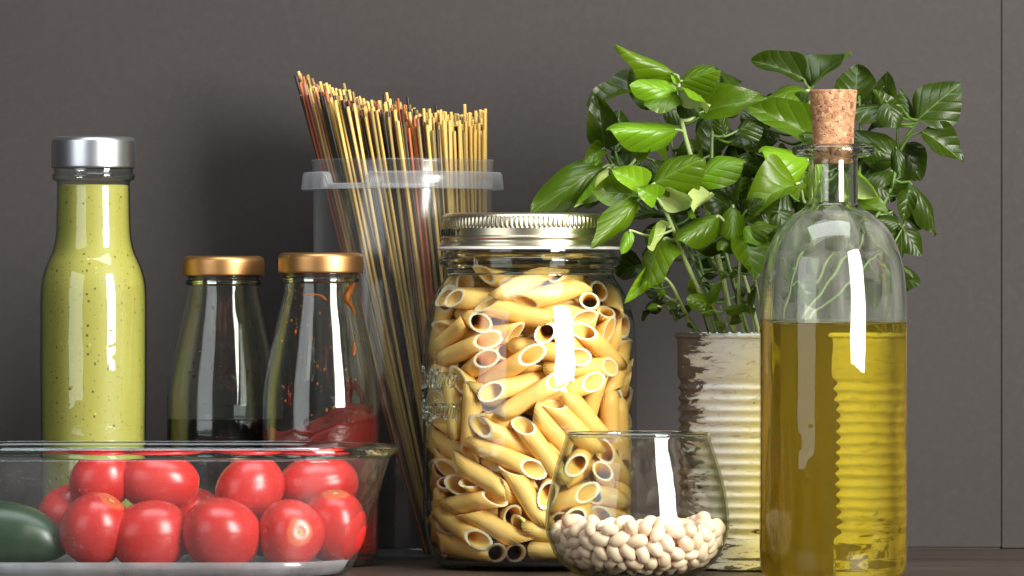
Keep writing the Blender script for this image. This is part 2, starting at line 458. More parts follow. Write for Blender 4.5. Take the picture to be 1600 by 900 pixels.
# ------------------------------------------------------------------ spaghetti tub
ty = .115; tcx = 629
TUB = empty('plastic_tub', (X(tcx, ty), ty, 0))
tag(TUB, 'clear frosted plastic tub with a notched collar holding the spaghetti', 'tub')
def mat_plastic(name, milky, edge):
    t = NT(name); f = t.facing()
    tr = t.n('ShaderNodeBsdfTransparent'); tr.inputs[0].default_value = (.94, .95, .96, 1)
    df = t.n('ShaderNodeBsdfDiffuse'); df.inputs[0].default_value = (.80, .82, .84, 1)
    tl = t.n('ShaderNodeBsdfTranslucent'); tl.inputs[0].default_value = (.80, .82, .84, 1)
    ad = t.n('ShaderNodeMixShader'); ad.inputs[0].default_value = .5; t.l(df.outputs[0], ad.inputs[1]); t.l(tl.outputs[0], ad.inputs[2])
    n = t.noise(t.obj((1, 1, .3)), 40, 3)
    k = t.math('ADD', t.math('MULTIPLY', t.math('POWER', f, 2.5), edge), t.math('MULTIPLY', n, milky*2), True)
    m1 = t.n('ShaderNodeMixShader'); t.l(k, m1.inputs[0]); t.l(tr.outputs[0], m1.inputs[1]); t.l(ad.outputs[0], m1.inputs[2])
    gl = t.n('ShaderNodeBsdfGlossy'); gl.inputs['Roughness'].default_value = .16
    t.l(t.bump(n, .15, .002), gl.inputs['Normal'])
    fr = t.math('ADD', t.math('MULTIPLY', t.math('POWER', f, 5), .5), .045, True)
    m2 = t.n('ShaderNodeMixShader'); t.l(fr, m2.inputs[0]); t.l(m1.outputs[0], m2.inputs[1]); t.l(gl.outputs[0], m2.inputs[2])
    return t.done(m2)
M['plastic'] = mat_plastic('frosted_plastic', .035, .28)
M['plastic_rim'] = mat_plastic('frosted_plastic_collar', .20, .45)
rT = 141*S(ty); zt = Z(250, ty); rB = 134*S(ty)
tout = [(rB-.004, 0), (rB-.001, .001), (rB, .005), (rB, .005), (rT-.0003, zt-.014), (rT-.0003, zt-.014), (rT, zt-.006), (rT+.0004, zt)]
prT, tin = shell(tout, .0011, .0016, 3)
mesh_obj('tub_wall', lathe(prT, 96), M['plastic'], TUB)
def collar(parent):
    """flange band round the rim, its upper web cut away over a notch at the front left"""
    n = 180; z0 = Z(297, ty); zl = Z(288, ty); z1 = Z(270, ty); r0 = rT+.0002; r1 = rT+.0056
    verts = []; faces = []
    for i in range(n):
        a = 2*PI*i/n; px = math.cos(a)*141; front = math.sin(a) < 0
        def st(e0, e1, v): t = max(0, min(1, (v-e0)/(e1-e0))); return t*t*(3-2*t)
        notch = st(-110, -104, px)*(1-st(-52, -46, px)) if front else 0
        zt_ = z1+(zl-z1)*notch; ro = r1-.0015*notch
        for r, z in ((r0, z0+.0008), (ro, z0), (ro+.0004, z0+.0006), (ro-.0006, zt_-.0008), (ro-.0012, zt_), (r0, zt_)):
            verts.append((r*math.cos(a), r*math.sin(a), z))
    k = 6
    for i in range(n):
        j = (i+1) % n
        for q in range(k):
            q2 = (q+1) % k; faces.append((i*k+q, i*k+q2, j*k+q2, j*k+q))
    me = bpy.data.meshes.new('collar'); me.from_pydata(verts, [], faces); me.update()
    return mesh_obj('collar', me, M['plastic_rim'], parent)
collar(TUB)

# spaghetti strands
def mat_pasta(name, c1, c2, rough=.45):
    t = NT(name); v = t.obj((1, 1, .12)); n = t.noise(v, 90, 3)
    oi = t.n('ShaderNodeObjectInfo'); c = t.mix(t.math('MULTIPLY', t.math('ADD', n, oi.outputs['Random']), .5), c1, c2)
    return t.done(t.prin(Base_Color=c, Roughness=rough))
SPK = [('pale yellow', mat_pasta('spaghetti_yellow', (.60, .36, .070), (.72, .50, .145)), 46),
       ('black', mat_pasta('spaghetti_black', (.010, .008, .007), (.028, .020, .016)), 22),
       ('orange red', mat_pasta('spaghetti_red', (.42, .085, .028), (.52, .14, .05)), 12),
       ('reddish brown', mat_pasta('spaghetti_brown', (.20, .070, .040), (.32, .14, .085)), 12),
       ('olive green', mat_pasta('spaghetti_olive', (.20, .14, .035), (.30, .22, .06)), 10)]
def strand_mesh(mat):
    n = 7; vs_ = []; fs = []
    zz_ = (0, .004, .2, .4, .6, .8, .996, 1)
    for k in range(8):
        for i in range(n):
            a = 2*PI*i/n; r = 1 if k not in (0, 7) else .93
            vs_.append((r*math.cos(a)+1.6*math.sin(PI*zz_[k])+.5*math.sin(5*zz_[k]), r*math.sin(a), zz_[k]))
    for k in range(7):
        for i in range(n):
            j = (i+1) % n; fs.append((k*n+i, k*n+j, (k+1)*n+j, (k+1)*n+i))
    fs.append(tuple(range(n))[::-1]); fs.append(tuple(7*n+i for i in range(n)))
    me = bpy.data.meshes.new('strand'); me.from_pydata(vs_, [], fs); me.materials.append(mat)
    me.polygons.foreach_set('use_smooth', [len(p.vertices) == 4 for p in me.polygons]); return me
for k, (nm, mt, wgt) in enumerate(SPK): SPK[k] = (nm, strand_mesh(mt), wgt)
rnd = random.Random(21); uv = []
tries = 0
while len(uv) < 720 and tries < 40000:
    tries += 1
    u = rnd.uniform(-1, 1); v = rnd.uniform(-1, 1)
    if u*u+v*v > .985: continue
    if v > .35 and rnd.random() < .3: continue
    if all((u-a)**2+(v-b)**2 > 0.0470**2 for a, b in uv): uv.append((u, v))
tc = TUB.location
zr = Z(250, ty); rin = rT-.0028; s_ = S(ty)
uv.sort(key=lambda p: p[1]+.25*rnd.random())
BULK = ([], [], [])
for si, (u, v) in enumerate(uv):
    top = Vector((tc.x+u*rin, tc.y+v*rin*.97, zr))
    bx = (.0115+.0305*(u+1)/2); by = v*math.sqrt(max(0, 1-u*u*.5))*.026
    if bx*bx+by*by > (rB-.004)**2:
        f = (rB-.004)/math.hypot(bx, by); bx *= f; by *= f
    bot = Vector((tc.x+bx, tc.y+by, .0022))
    # envelope of the tips
    px = tcx+u*138
    e = [(-1, 122), (-.6, 150), (-.25, 168), (.05, 172), (.35, 186), (.7, 190), (1, 184)]
    for i in range(len(e)-1):
        if e[i][0] <= u <= e[i+1][0]:
            tp = e[i][1]+(u-e[i][0])/(e[i+1][0]-e[i][0])*(e[i+1][1]-e[i][1])
    tp += abs(rnd.gauss(0, 15)) - 7 - (8 if v > 0 else -8) - (16 if rnd.random() < .06 else 0)
    zt_ = Z(tp, ty); d = (top-bot); f = (zt_-bot.z)/d.z
    end = bot+d*f
    L = (end-bot).length
    # colour: right side mostly pale yellow
    wts = [wg for _, _, wg in SPK]
    if u > .45: wts = [92, 2, 2, 2, 10]
    elif u < -.7: wts = [34, 16, 12, 26, 12]
    k = rnd.choices(range(5), wts)[0]
    if si >= 298:            # the mass of strands behind the front ones
        mt = Matrix.LocRotScale(bot, (end-bot).to_track_quat('Z', 'Y') @ Quaternion((0, 0, 1), rnd.uniform(0, 6.28)), Vector((.0009, .0009, L)))
        b0 = len(BULK[0]); BULK[0].extend([tuple(mt @ vv.co) for vv in SPK[k][1].vertices])
        for pp in SPK[k][1].polygons: BULK[1].append(tuple(b0+q for q in pp.vertices)); BULK[2].append(k)
        continue
    o = bpy.data.objects.new('spaghetti_strand', SPK[k][1]); COL.objects.link(o)
    o.location = bot; o.rotation_mode = 'QUATERNION'; o.rotation_quaternion = (end-bot).to_track_quat('Z', 'Y') @ Quaternion((0, 0, 1), rnd.uniform(0, 6.28))
    r = rnd.uniform(.00082, .00098); o.scale = (r, r, L)
    where = 'leaning out over the left edge of the tub' if u < -.55 else 'in the left half of the plastic tub' if u < 0 else 'in the right half of the plastic tub' if u < .55 else 'along the right edge of the tub'
    where = ('front ' if v < 0 else 'rear ', where)
    tag(o, '%s dried spaghetti strand, %sone %s' % (SPK[k][0], where[0], where[1]), 'spaghetti', '%s %sspaghetti %s' % (SPK[k][0], where[0], where[1]))

bme = bpy.data.meshes.new('spaghetti_mass'); bme.from_pydata(BULK[0], [], BULK[1])
for _, sm, _ in SPK: bme.materials.append(sm.materials[0])
bme.polygons.foreach_set('material_index', BULK[2])
o = mesh_obj('spaghetti_mass', bme); tag(o, 'dense mass of mixed dried spaghetti behind the front strands in the tub', 'spaghetti', kind='stuff')

# ------------------------------------------------------------------ penne jar
jy = 0.0; jcx = 828
JAR = empty('storage_jar', (X(jcx, jy), jy, 0)); tag(JAR, 'large clear glass jar of penne with a pale gold screw lid', 'jar')
jout = [(.030, .0012), (.040, .0), (.0455, .0010), (.0505, .006), (.0535, .014), (.0548, .026)]+pxprof([(780, 167), (600, 167), (545, 166.5), (510, 164), (485, 159), (465, 152), (450, 143.5), (440, 136), (433, 131.5), (428, 130)], jy)
prj, jin = shell(jout, .0020, .0048)
# open shoulder wall: close over the neck bead
mesh_obj('jar_wall', lathe(prj, 96), M['clear'], JAR)
zz = lambda py: Z(py, jy)
sj = S(jy)
ring = smooth_prof([(126*sj, zz(430)), (130.5*sj, zz(429)), (131*sj, zz(422)), (134*sj, zz(418)), (141*sj, zz(413)), (143*sj, zz(407)), (140*sj, zz(401)), (134*sj, zz(398)), (132*sj, zz(394)), (132*sj, zz(385)), (130*sj, zz(350)), (126*sj, zz(349)), (124*sj, zz(352)), (123.5*sj, zz(400)), (124*sj, zz(425))], 3)
mesh_obj('neck_ring', lathe(ring, 96, closed=True), M['glass'], JAR)
basep = [(0, .0016), (.030, .0020), (.040, .0008), (.0450, .0018), (.0495, .0068), (.0515, .0125), (.0500, .0135), (.046, .0062), (.038, .0046), (0, .0047)]
# lid
LID = empty('lid', (0, 0, 0)); LID.parent = JAR
lp = [(386.5, 141.5), (384, 141.5), (379, 140), (375.5, 138.2), (374, 139.5), (372, 140.2), (370, 139), (368, 138), (366, 138.0), (358, 138), (357, 138), (356, 138), (354, 138.6), (342, 138.6), (340, 138), (337, 136.5), (334.5, 133), (333.5, 129), (333.5, 118), (335, 116), (335, 0)]
lprof = [(r*sj, zz(py)) for py, r in lp]
def knurl(j, a):
    if j in (12, 13): return 1+.0085*math.cos(a*116)
    if j in (14,): return 1+.004*math.cos(a*116)
    return 1
mesh_obj('screw_band', lathe([(126*sj, zz(386.5))]+lprof, 696, knurl), M['lid_gold'], LID)
mesh_obj('lid_edge', lathe(smooth_prof([(126*sj, zz(390)), (142*sj, zz(390.3)), (143.6*sj, zz(388.5)), (142.5*sj, zz(386.6)), (126*sj, zz(386.6))], 3), 96, closed=True), M['white_seal'], LID)
# lettering
def text_mesh(body, size, shear=0, extrude=.0002, align='RIGHT', space=1.0):
    cu = bpy.data.curves.new('lettering', 'FONT'); cu.body = body; cu.size = size; cu.shear = shear; cu.extrude = extrude
    cu.align_x = align; cu.space_character = space; cu.resolution_u = 4
    if extrude > .0003: cu.bevel_depth = .00015
    o = bpy.data.objects.new('lettering', cu); COL.objects.link(o)
    dg = bpy.context.evaluated_depsgraph_get(); me = bpy.data.meshes.new_from_object(o.evaluated_get(dg))
    bpy.data.objects.remove(o); bpy.data.curves.remove(cu)
    bm = bmesh.new(); bm.from_mesh(me)
    bmesh.ops.triangulate(bm, faces=bm.faces[:])
    bmesh.ops.subdivide_edges(bm, edges=[e for e in bm.edges if e.calc_length() > size*.25], cuts=2, use_grid_fill=False)
    bm.to_mesh(me); bm.free(); return me
def wrap_text(name, body, size, R, ang_right, z, mat, parent, shear=0, extrude=.00025, sx=1.0, align='RIGHT'):
    """letters bent round a cylinder; ang_right = angle (deg, 0 is towards the camera, negative left) of the anchored edge"""
    me = text_mesh(body, size, shear, extrude, align)
    for v in me.vertices:
        a = math.radians(ang_right)+v.co.x*sx/R; r = R+v.co.z
        v.co = Vector((r*math.sin(a), -r*math.cos(a), z+v.co.y))
    o = mesh_obj(name, me, mat, parent, smooth=False); return o
M['ink'] = mat_simple('black_print', (.012, .011, .010), .5, var=.1)
wrap_text('lid_lettering', 'MADE IN ITALY', .0064, 138.3*sj, -52.0, zz(371.5), M['ink'], LID, sx=.74)
Rw = 167.3*sj
wrap_text('raised_lettering', 'Quattro', .017, Rw, -44, zz(604), M['glass'], JAR, shear=.35, extrude=.0006, sx=.9)
wrap_text('raised_lettering', 'Stagioni', .017, Rw, -42, zz(652), M['glass'], JAR, shear=.35, extrude=.0006, sx=.9)

# penne
def penne_mesh(L, R, seed):
    n = 40; rows = []; verts = []; faces = []; t_in = .00105
    rn = random.Random(seed); bend = rn.uniform(-.0006, .0006); sq = rn.uniform(.95, 1.05)
    def ring_(k, r0, rid, endk):
        row = []
        for i in range(n):
            a = 2*PI*i/n
            r = r0*(1+(rid if i % 2 else -rid))
            x = r*math.cos(a)*sq; y = r*math.sin(a)/sq
            z = k*L/2+x*1.15
            row.append(len(verts)); verts.append((x+bend*(1-k*k)*1.0, y, z))
        return row
    outer = [ring_(k, R, 0.036, 0) for k in (-1, -.5, 0, .5, 1)]
    inner = [ring_(k, R-t_in, 0, 0) for k in (1, 0, -1)]
    seq = outer+inner
    endf = []
    for j in range(len(seq)):
        A = seq[j]; B = seq[(j+1) % len(seq)]
        for i in range(n):
            q = (i+1) % n
            faces.append((A[i], A[q], B[q], B[i])); endf.append(1 if j in (4, 7) else 0)
    me = bpy.data.meshes.new('penne'); me.from_pydata(verts, [], faces)
    me.materials.append(M['penne']); me.materials.append(M['penne_cut'])
    me.polygons.foreach_set('material_index', endf)
    me.polygons.foreach_set('use_smooth', [e == 0 for e in endf]); me.update(); return me
def mat_penne(name, c1, c2, rough=.5):
    t = NT(name); v = t.obj((1, 1, .15)); n = t.noise(v, 500, 3); oi = t.n('ShaderNodeObjectInfo')
    f = t.math('ADD', t.math('MULTIPLY', n, .55), t.math('MULTIPLY', oi.outputs['Random'], .45))
    c = t.mix(f, c1, c2); p = t.prin(Base_Color=c, Roughness=rough)
    p.inputs['Subsurface Weight'].default_value = .4; p.inputs['Subsurface Scale'].default_value = .003; p.inputs['Subsurface Radius'].default_value = (1, .7, .3)
    t.l(t.bump(n, .12, .0006), p.inputs['Normal']); return t.done(p)
M['penne'] = mat_penne('penne_pasta', (.88, .475, .110), (.94, .62, .200))
M['penne_cut'] = mat_penne('penne_cut_end', (.84, .73, .50), (.90, .82, .62))
pvar = [penne_mesh(.0315*f, .00495, i) for i, f in enumerate((1.0, .97, 1.02, .99))]
PEN = '-9003 -26113 -912300 530 541 524 390;-17580 -4350 -941108 504 -40 -369 -780;12515 -2901 -886422 638 -498 -579 92;-3918 -2681 -971074 515 -72 640 566;-6678 -825 -968731 210 -962 170 -42;109 -379 1406 536 -50 -790 292;-7 -373 1471 489 265 -829 -48;-232 -307 1367 301 -598 447 -594;-84 -293 1468 569 -369 715 -170;112 -247 1418 322 838 356 260;-278 -204 1387 264 -595 392 -650;181 -184 1494 514 595 319 -529;78 -171 1370 765 -325 -407 379;-99 -157 1441 255 -323 300 861;41 -84 1465 806 -268 -526 33;-10 -470 381 59 -940 210 -262;60 -466 615 487 -237 -212 813;9 -463 889 345 571 -655 -355;-121 -445 579 543 262 -503 -619;159 -42 1396 723 -366 25 586;151 -429 196 532 300 674 415;99 -429 1114 502 420 -486 -579;-99 -425 1034 696 525 138 470;-73 -424 1313 155 -728 306 -593;-112 -418 673 493 -538 649 -215;-178 -417 224 209 -506 63 834;210 -414 736 214 -921 70 -319;-59 -413 942 234 -531 -561 590;-141 -6 1447 385 159 872 -258;123 -406 695 252 282 876 300;142 -400 353 543 517 283 598;245 5 1439 775 -576 97 240;170 -391 107 404 398 600 564;179 -391 909 342 602 -554 -462;417 16 1367 538 791 -228 181;-262 -380 491 822 -361 -399 185;-53 -379 743 132 515 126 -837;-299 -369 741 345 -12 33 -938;116 -369 469 228 540 672 -453;-123 -368 868 601 71 783 145;-48 33 1437 145 761 -402 487;-86 -365 495 572 219 791 -17;290 -363 772 542 384 1 -747;-265 39 1419 204 579 562 554;257 -359 1028 591 535 -485 -359;130 -349 1312 297 520 -367 -712;-188 -348 1199 306 -690 232 613;-291 -347 347 753 348 543 -132;-43 -339 352 374 -18 830 412;25 -336 194 724 346 -512 307;-312 -335 1130 191 306 -741 -566;273 -328 599 765 -554 -67 -323;-275 -328 1036 788 588 117 140;93 -325 1227 194 307 686 -630;198 75 1358 199 -783 137 -574;267 -323 312 1 -225 -761 608;-87 -309 98 237 -292 644 666;-125 -309 280 421 521 -449 591;320 92 1423 603 -497 -489 -389;-7 -306 613 614 -17 670 -416;-346 -305 215 330 116 -563 -749;346 -300 1137 190 -199 -445 852;139 -298 97 592 595 -381 -387;250 -295 1115 548 -555 603 170;-183 -293 97 271 -325 628 653;-211 -289 1105 676 620 281 283;266 -288 514 344 121 566 739;-292 -287 1280 654 690 295 -92;-71 -281 743 291 -866 182 -364;-251 -280 897 772 30 -503 388;-66 -279 1007 830 359 422 -68;165 -276 412 607 57 -768 196;179 -275 815 773 -552 253 -183;297 -272 809 978 157 130 -42;-392 -271 874 847 -99 -6 523;-342 -270 117 725 -532 -399 180;122 -266 253 498 -574 418 498;-300 -265 728 707 3 632 -317;-6 -264 876 448 469 616 447;-227 141 1459 191 -329 -323 867;-8 -256 1229 425 760 482 -95;-212 -252 660 522 724 102 439;53 -252 960 139 -558 327 750;-89 -246 462 403 448 -446 -662;-204 -245 392 152 415 359 -822;384 -243 373 638 -550 515 162;205 -240 1188 225 -850 -27 475;-81 -239 348 342 447 242 -790;48 -239 543 478 -265 553 629;43 161 1428 715 7 683 -151;-330 -238 588 795 -153 -550 -202;182 -227 960 617 528 172 558;-290 -223 303 287 -291 671 -618;-116 -221 188 495 547 473 -482;373 -221 463 596 -795 99 56;296 -217 244 742 -451 424 257;-120 -217 1310 454 -428 316 715;-167 -214 1149 497 -459 -715 -174;101 -213 1030 613 503 -318 520;407 -211 725 767 120 72 -627;-274 -210 148 798 166 409 -410;1 -210 208 679 570 54 -460;156 -209 750 688 -222 662 197;304 -206 1348 243 223 612 -719;-410 -199 1176 513 -782 -341 98;408 -198 172 249 119 725 631;415 -189 266 654 -602 424 173;-221 -189 1296 322 -390 478 718;-128 -187 1061 771 340 437 -314;-106 -183 683 37 -485 -62 871;424 -181 534 488 -674 529 163;-271 -181 390 383 -112 -585 706;-5 -178 98 700 -711 13 69;26 -176 441 793 -54 566 -219;-278 -174 489 645 -60 -656 387;139 -172 642 767 608 66 194;298 -170 1162 254 -810 218 482;-246 -168 581 575 32 713 -399;-364 -164 775 577 -535 -614 57;168 -163 181 328 129 661 -663;248 -162 338 713 -97 608 336;97 -161 813 862 -220 429 -156;368 -150 99 674 -700 78 -225;441 -149 1020 184 264 -897 304;60 251 1458 414 -572 -222 673;204 -143 418 165 820 -132 -532;78 -141 1239 249 100 360 893;342 -139 956 299 738 267 -543;-266 -139 1026 4 -387 614 -687;-125 -138 795 588 -382 -676 -227;294 -136 629 630 -518 45 -578;363 -133 1102 25 -355 171 -919;-287 271 1423 352 32 -541 763;278 -122 140 804 -85 499 311;461 -116 678 742 120 62 -656;205 -115 1004 339 -747 -482 -306;-24 -114 518 411 -705 463 -346;-65 286 1377 611 -46 -759 220;-264 -111 933 9 -319 -485 -814;30 -109 890 711 -284 642 36;125 -104 744 771 -349 326 -421;-354 -103 459 150 -963 16 -225;113 -103 1153 705 -99 486 -507;-335 -101 839 406 -489 588 -500;0 -101 1037 277 93 565 -772;-455 -99 241 496 84 209 -839;-171 -98 1193 472 -745 202 -426;375 -97 1261 503 -687 -450 -270;-83 -91 1081 404 -512 -708 -271;-8 -91 1214 690 229 -652 213;-194 309 1464 467 -482 736 87;189 309 1483 419 -79 -841 -335;281 -87 548 797 -375 452 -141;-306 -85 158 476 -798 266 -258;-336 -75 265 434 702 2 564;-330 -71 732 351 281 -421 -788;-296 -71 1231 556 -70 -728 396;-340 -69 1125 724 -517 -60 -452;-434 -66 389 388 -527 -625 -426;-134 -63 503 504 -360 -301 725;227 -62 306 70 -690 -173 -699;18 -62 758 299 -352 -750 475;-429 -59 1034 67 176 542 819;312 -54 757 331 -666 462 483;-448 -50 1249 758 262 -89 591;-129 -49 120 630 112 -655 402;-417 -44 576 350 -87 927 103;67 -41 250 640 310 -702 39;210 -37 1237 584 -432 -646 -232;279 -36 443 809 102 521 254;-344 -33 936 484 -655 -303 -495;-361 -31 1319 607 243 -146 743;-219 -30 698 111 -420 192 880;322 -29 1098 875 129 465 -31;86 -27 97 683 -684 -195 -167;308 -16 97 86 608 361 702;287 -16 637 479 750 -49 -453;-104 -16 946 680 -666 49 -303;466 -14 288 249 -816 -505 -134;388 -12 793 435 409 -356 719;-262 -7 851 751 201 597 -199;99 4 361 604 450 -644 136;-82 7 1318 764 -367 391 358;335 9 990 335 886 -321 3;263 10 545 148 533 493 671;49 11 1300 292 -55 733 612;385 14 884 119 -406 390 -817;50 415 1369 539 -457 512 -489;-460 17 455 568 -818 52 75;-205 19 377 702 52 627 -334;-119 20 692 495 215 810 -230;213 24 156 726 234 322 -561;15 24 293 395 251 701 538;-318 27 281 750 -288 -585 -116;236 33 1138 580 86 -810 8;-166 39 814 547 497 674 0;-321 40 570 505 358 -455 -640;22 41 197 229 -453 -494 706;108 41 515 287 -506 -278 764;-287 45 191 334 548 -452 -620;-30 46 728 123 784 -344 501;152 47 967 405 -240 -771 430;-319 48 97 689 -547 448 157;335 48 412 369 -349 -821 259;-402 50 978 583 -152 565 564;-179 50 1272 849 28 -526 -51;-139 52 607 405 833 -92 366;6 54 427 769 544 308 132;78 58 1045 601 713 -205 298;-188 58 1165 236 -162 486 826;-9 60 828 404 351 531 -657;-365 61 697 438 -317 419 729;434 62 1287 286 149 794 -515;99 66 717 383 -244 659 -599;396 76 953 391 -817 -120 406;-116 77 290 188 399 567 -696;465 79 328 898 223 126 -358;458 83 557 355 -876 253 204;-455 87 1183 3 -932 355 72;457 90 675 387 -911 46 131;-189 93 1075 741 11 -667 76;-109 94 146 876 -95 441 168;276 94 608 701 535 -399 -250;-329 95 1262 435 216 -26 -874;-462 99 707 924 228 16 -307;233 99 880 592 685 -319 280;-278 105 471 623 769 114 -86;-304 110 642 708 462 522 -113;213 111 1248 695 -609 -376 67;-29 115 604 726 26 619 -298;426 115 1118 489 479 605 -407;451 120 772 7 144 -900 -413;319 123 343 182 782 -261 -535;351 129 249 96 319 -550 765;-289 130 234 749 93 650 -90;-153 133 474 497 840 191 108;253 136 164 599 221 -644 -421;-372 139 910 337 361 581 647;-131 139 982 695 345 -614 -143;-141 144 872 81 -356 652 -665;338 146 785 847 177 301 401;-259 158 369 655 -218 -709 -146;-380 159 441 730 -618 -243 -159;88 166 1168 550 -656 -289 -429;11 170 1224 170 247 595 -746;334 173 1001 612 -337 -716 -15;-422 174 1244 52 -268 -962 -10;412 174 1227 359 82 787 -494;-364 175 96 636 707 0 -308;71 175 275 739 490 -403 -224;-256 176 581 558 737 380 36;-23 177 502 275 462 511 -670;193 177 633 452 -608 162 -633;139 177 881 618 700 -267 239;-412 178 535 528 420 -640 367;260 178 554 543 71 -742 387;-217 182 1324 153 -875 -206 -411;-148 184 725 89 686 -534 486;304 192 97 306 -689 -157 638;287 192 463 371 -534 -407 -641;-32 193 1127 149 -214 573 777;-118 195 1174 636 -449 -472 -413;197 196 806 19 9 660 751;-14 198 102 614 611 -341 365;230 198 1343 707 -130 682 137;-247 200 180 473 331 -573 -582;90 203 967 288 512 607 -536;-181 203 1104 279 447 -176 -832;-237 207 1020 232 -869 112 -423;101 214 509 486 386 -716 320;318 215 357 349 397 123 840;98 219 405 656 -274 483 511;296 220 1159 427 -378 -417 -708;248 220 1249 380 -623 237 641;204 223 490 388 226 -815 367;-286 223 728 457 390 564 -567;115 224 1069 383 -626 -62 677;-60 226 215 71 -811 69 -577;199 228 1153 745 -629 218 45;-42 232 1294 704 -581 408 26;413 237 931 5 -194 981 -8;-217 244 391 54 -729 305 -611;-389 247 865 141 -166 -810 544;-383 251 1000 578 727 -98 -357;99 254 710 501 -255 -689 -457;99 259 805 121 -28 697 706;207 260 394 569 -103 484 657;-384 260 1202 33 -295 -955 -4;138 263 1344 578 230 598 506;-144 273 567 216 -711 93 663;-291 276 832 634 -632 -222 -387;77 278 97 686 -681 -189 -172;-169 287 465 707 -243 -655 -111;-127 287 810 277 -112 846 -441;-262 290 1206 386 -256 791 400;-104 290 907 35 415 -741 527;375 292 322 802 -154 -11 576;228 295 140 377 -509 -248 733;-148 296 708 242 824 -286 425;-351 297 290 651 -692 285 -130;-103 300 140 672 -238 444 543;-73 301 389 695 -143 -649 -276;224 301 726 149 382 -694 -592;5 303 588 511 59 -794 -324;160 305 1084 262 829 96 484;308 306 809 49 -238 863 443;-176 308 216 232 431 -871 29;174 311 321 379 -697 108 -599;45 311 877 636 -693 -254 -227;-220 316 1077 697 175 -543 -435;-259 326 1293 542 -778 312 60;151 331 616 307 410 -638 -575;-227 347 334 81 382 720 -574;-77 352 743 545 546 622 -132;-66 352 1246 368 385 -155 -832;-68 358 842 517 406 724 -211;294 360 891 284 382 -144 868;32 362 1035 672 -486 -181 -528;289 362 1038 246 187 -878 -366;275 370 627 442 -554 -705 38;-40 372 268 674 416 609 -34;123 374 372 134 -646 -371 653;-106 375 480 286 782 154 532;137 376 942 686 -552 -309 360;-250 381 188 692 439 -561 -120;-81 381 1030 285 4 959 4;-206 381 1003 797 -508 67 -320;-236 395 656 662 -578 211 -427;-117 406 104 168 -548 -461 677;217 406 253 500 690 493 176;207 415 1163 80 308 -933 -169;50 421 278 474 768 329 279;-42 426 675 229 -419 -681 555;137 430 172 498 215 -533 -649;-6 436 497 652 519 414 366;54 438 413 310 -563 -561 522;24 441 1277 528 558 411 491;157 450 780 23 596 -802 -35;10 451 1183 415 614 317 592;-52 455 585 559 438 533 460;-46 475 938 34 -228 973 -4;9205 1477 -970808 33 214 -711 669;3979 2421 -970783 24 -266 -537 -800;7082 4453 -968902 759 -290 395 -430;3356 4556 -971682 621 -570 527 110;33182 4766 -937952 498 -132 -52 855;-50128 12029 -857195 754 329 493 282;7945 26331 -911175 67 460 840 280;-29770 30568 -922056 7 -867 -389 311'
jl = JAR.location
PB = ([], [], [])
for i, row in enumerate(PEN.split(';')):
    q = [float(c) for c in row.split()]
    if i >= 299:             # the back of the pile
        mt = Matrix.LocRotScale(Vector((jl.x+q[0]*1e-4, jl.y+q[1]*1e-4, q[2]*1e-4)), Quaternion([c*1e-3 for c in q[3:7]]), None); src = pvar[i % 4]
        b0 = len(PB[0]); PB[0].extend([tuple(mt @ vv.co) for vv in src.vertices])
        for pp in src.polygons: PB[1].append(tuple(b0+k for k in pp.vertices)); PB[2].append(pp.material_index)
        continue
    o = bpy.data.objects.new('penne_tube', pvar[i % 4]); COL.objects.link(o)
    o.location = (jl.x+q[0]*1e-4, jl.y+q[1]*1e-4, q[2]*1e-4); o.rotation_mode = 'QUATERNION'; o.rotation_quaternion = [c*1e-3 for c in q[3:7]]
    zq = q[2]*1e-4; lay = ['at the bottom of the jar', 'in the lower half of the jar', 'in the upper half of the jar', 'just under the shoulder of the jar', 'in the neck of the jar'][sum(zq > h for h in (.025, .07, .11, .135))]
    side = 'left' if q[0] < -170 else 'right' if q[0] > 170 else 'middle'
    dp = 'against the glass' if q[1] < -200 else 'deeper in'
    tag(o, 'yellow penne tube %s, %s side, %s' % (lay, side, dp) if side != 'middle' else 'yellow penne tube %s, in the middle, %s' % (lay, dp), 'pasta', 'penne %s %s %s' % (lay, side, dp))

if PB[0]:
    bme = bpy.data.meshes.new('penne_mass'); bme.from_pydata(PB[0], [], PB[1]); bme.materials.append(M['penne']); bme.materials.append(M['penne_cut'])
    bme.polygons.foreach_set('material_index', PB[2])
    o = mesh_obj('penne_mass', bme); tag(o, 'mass of penne at the back of the pile in the jar', 'pasta', kind='stuff')

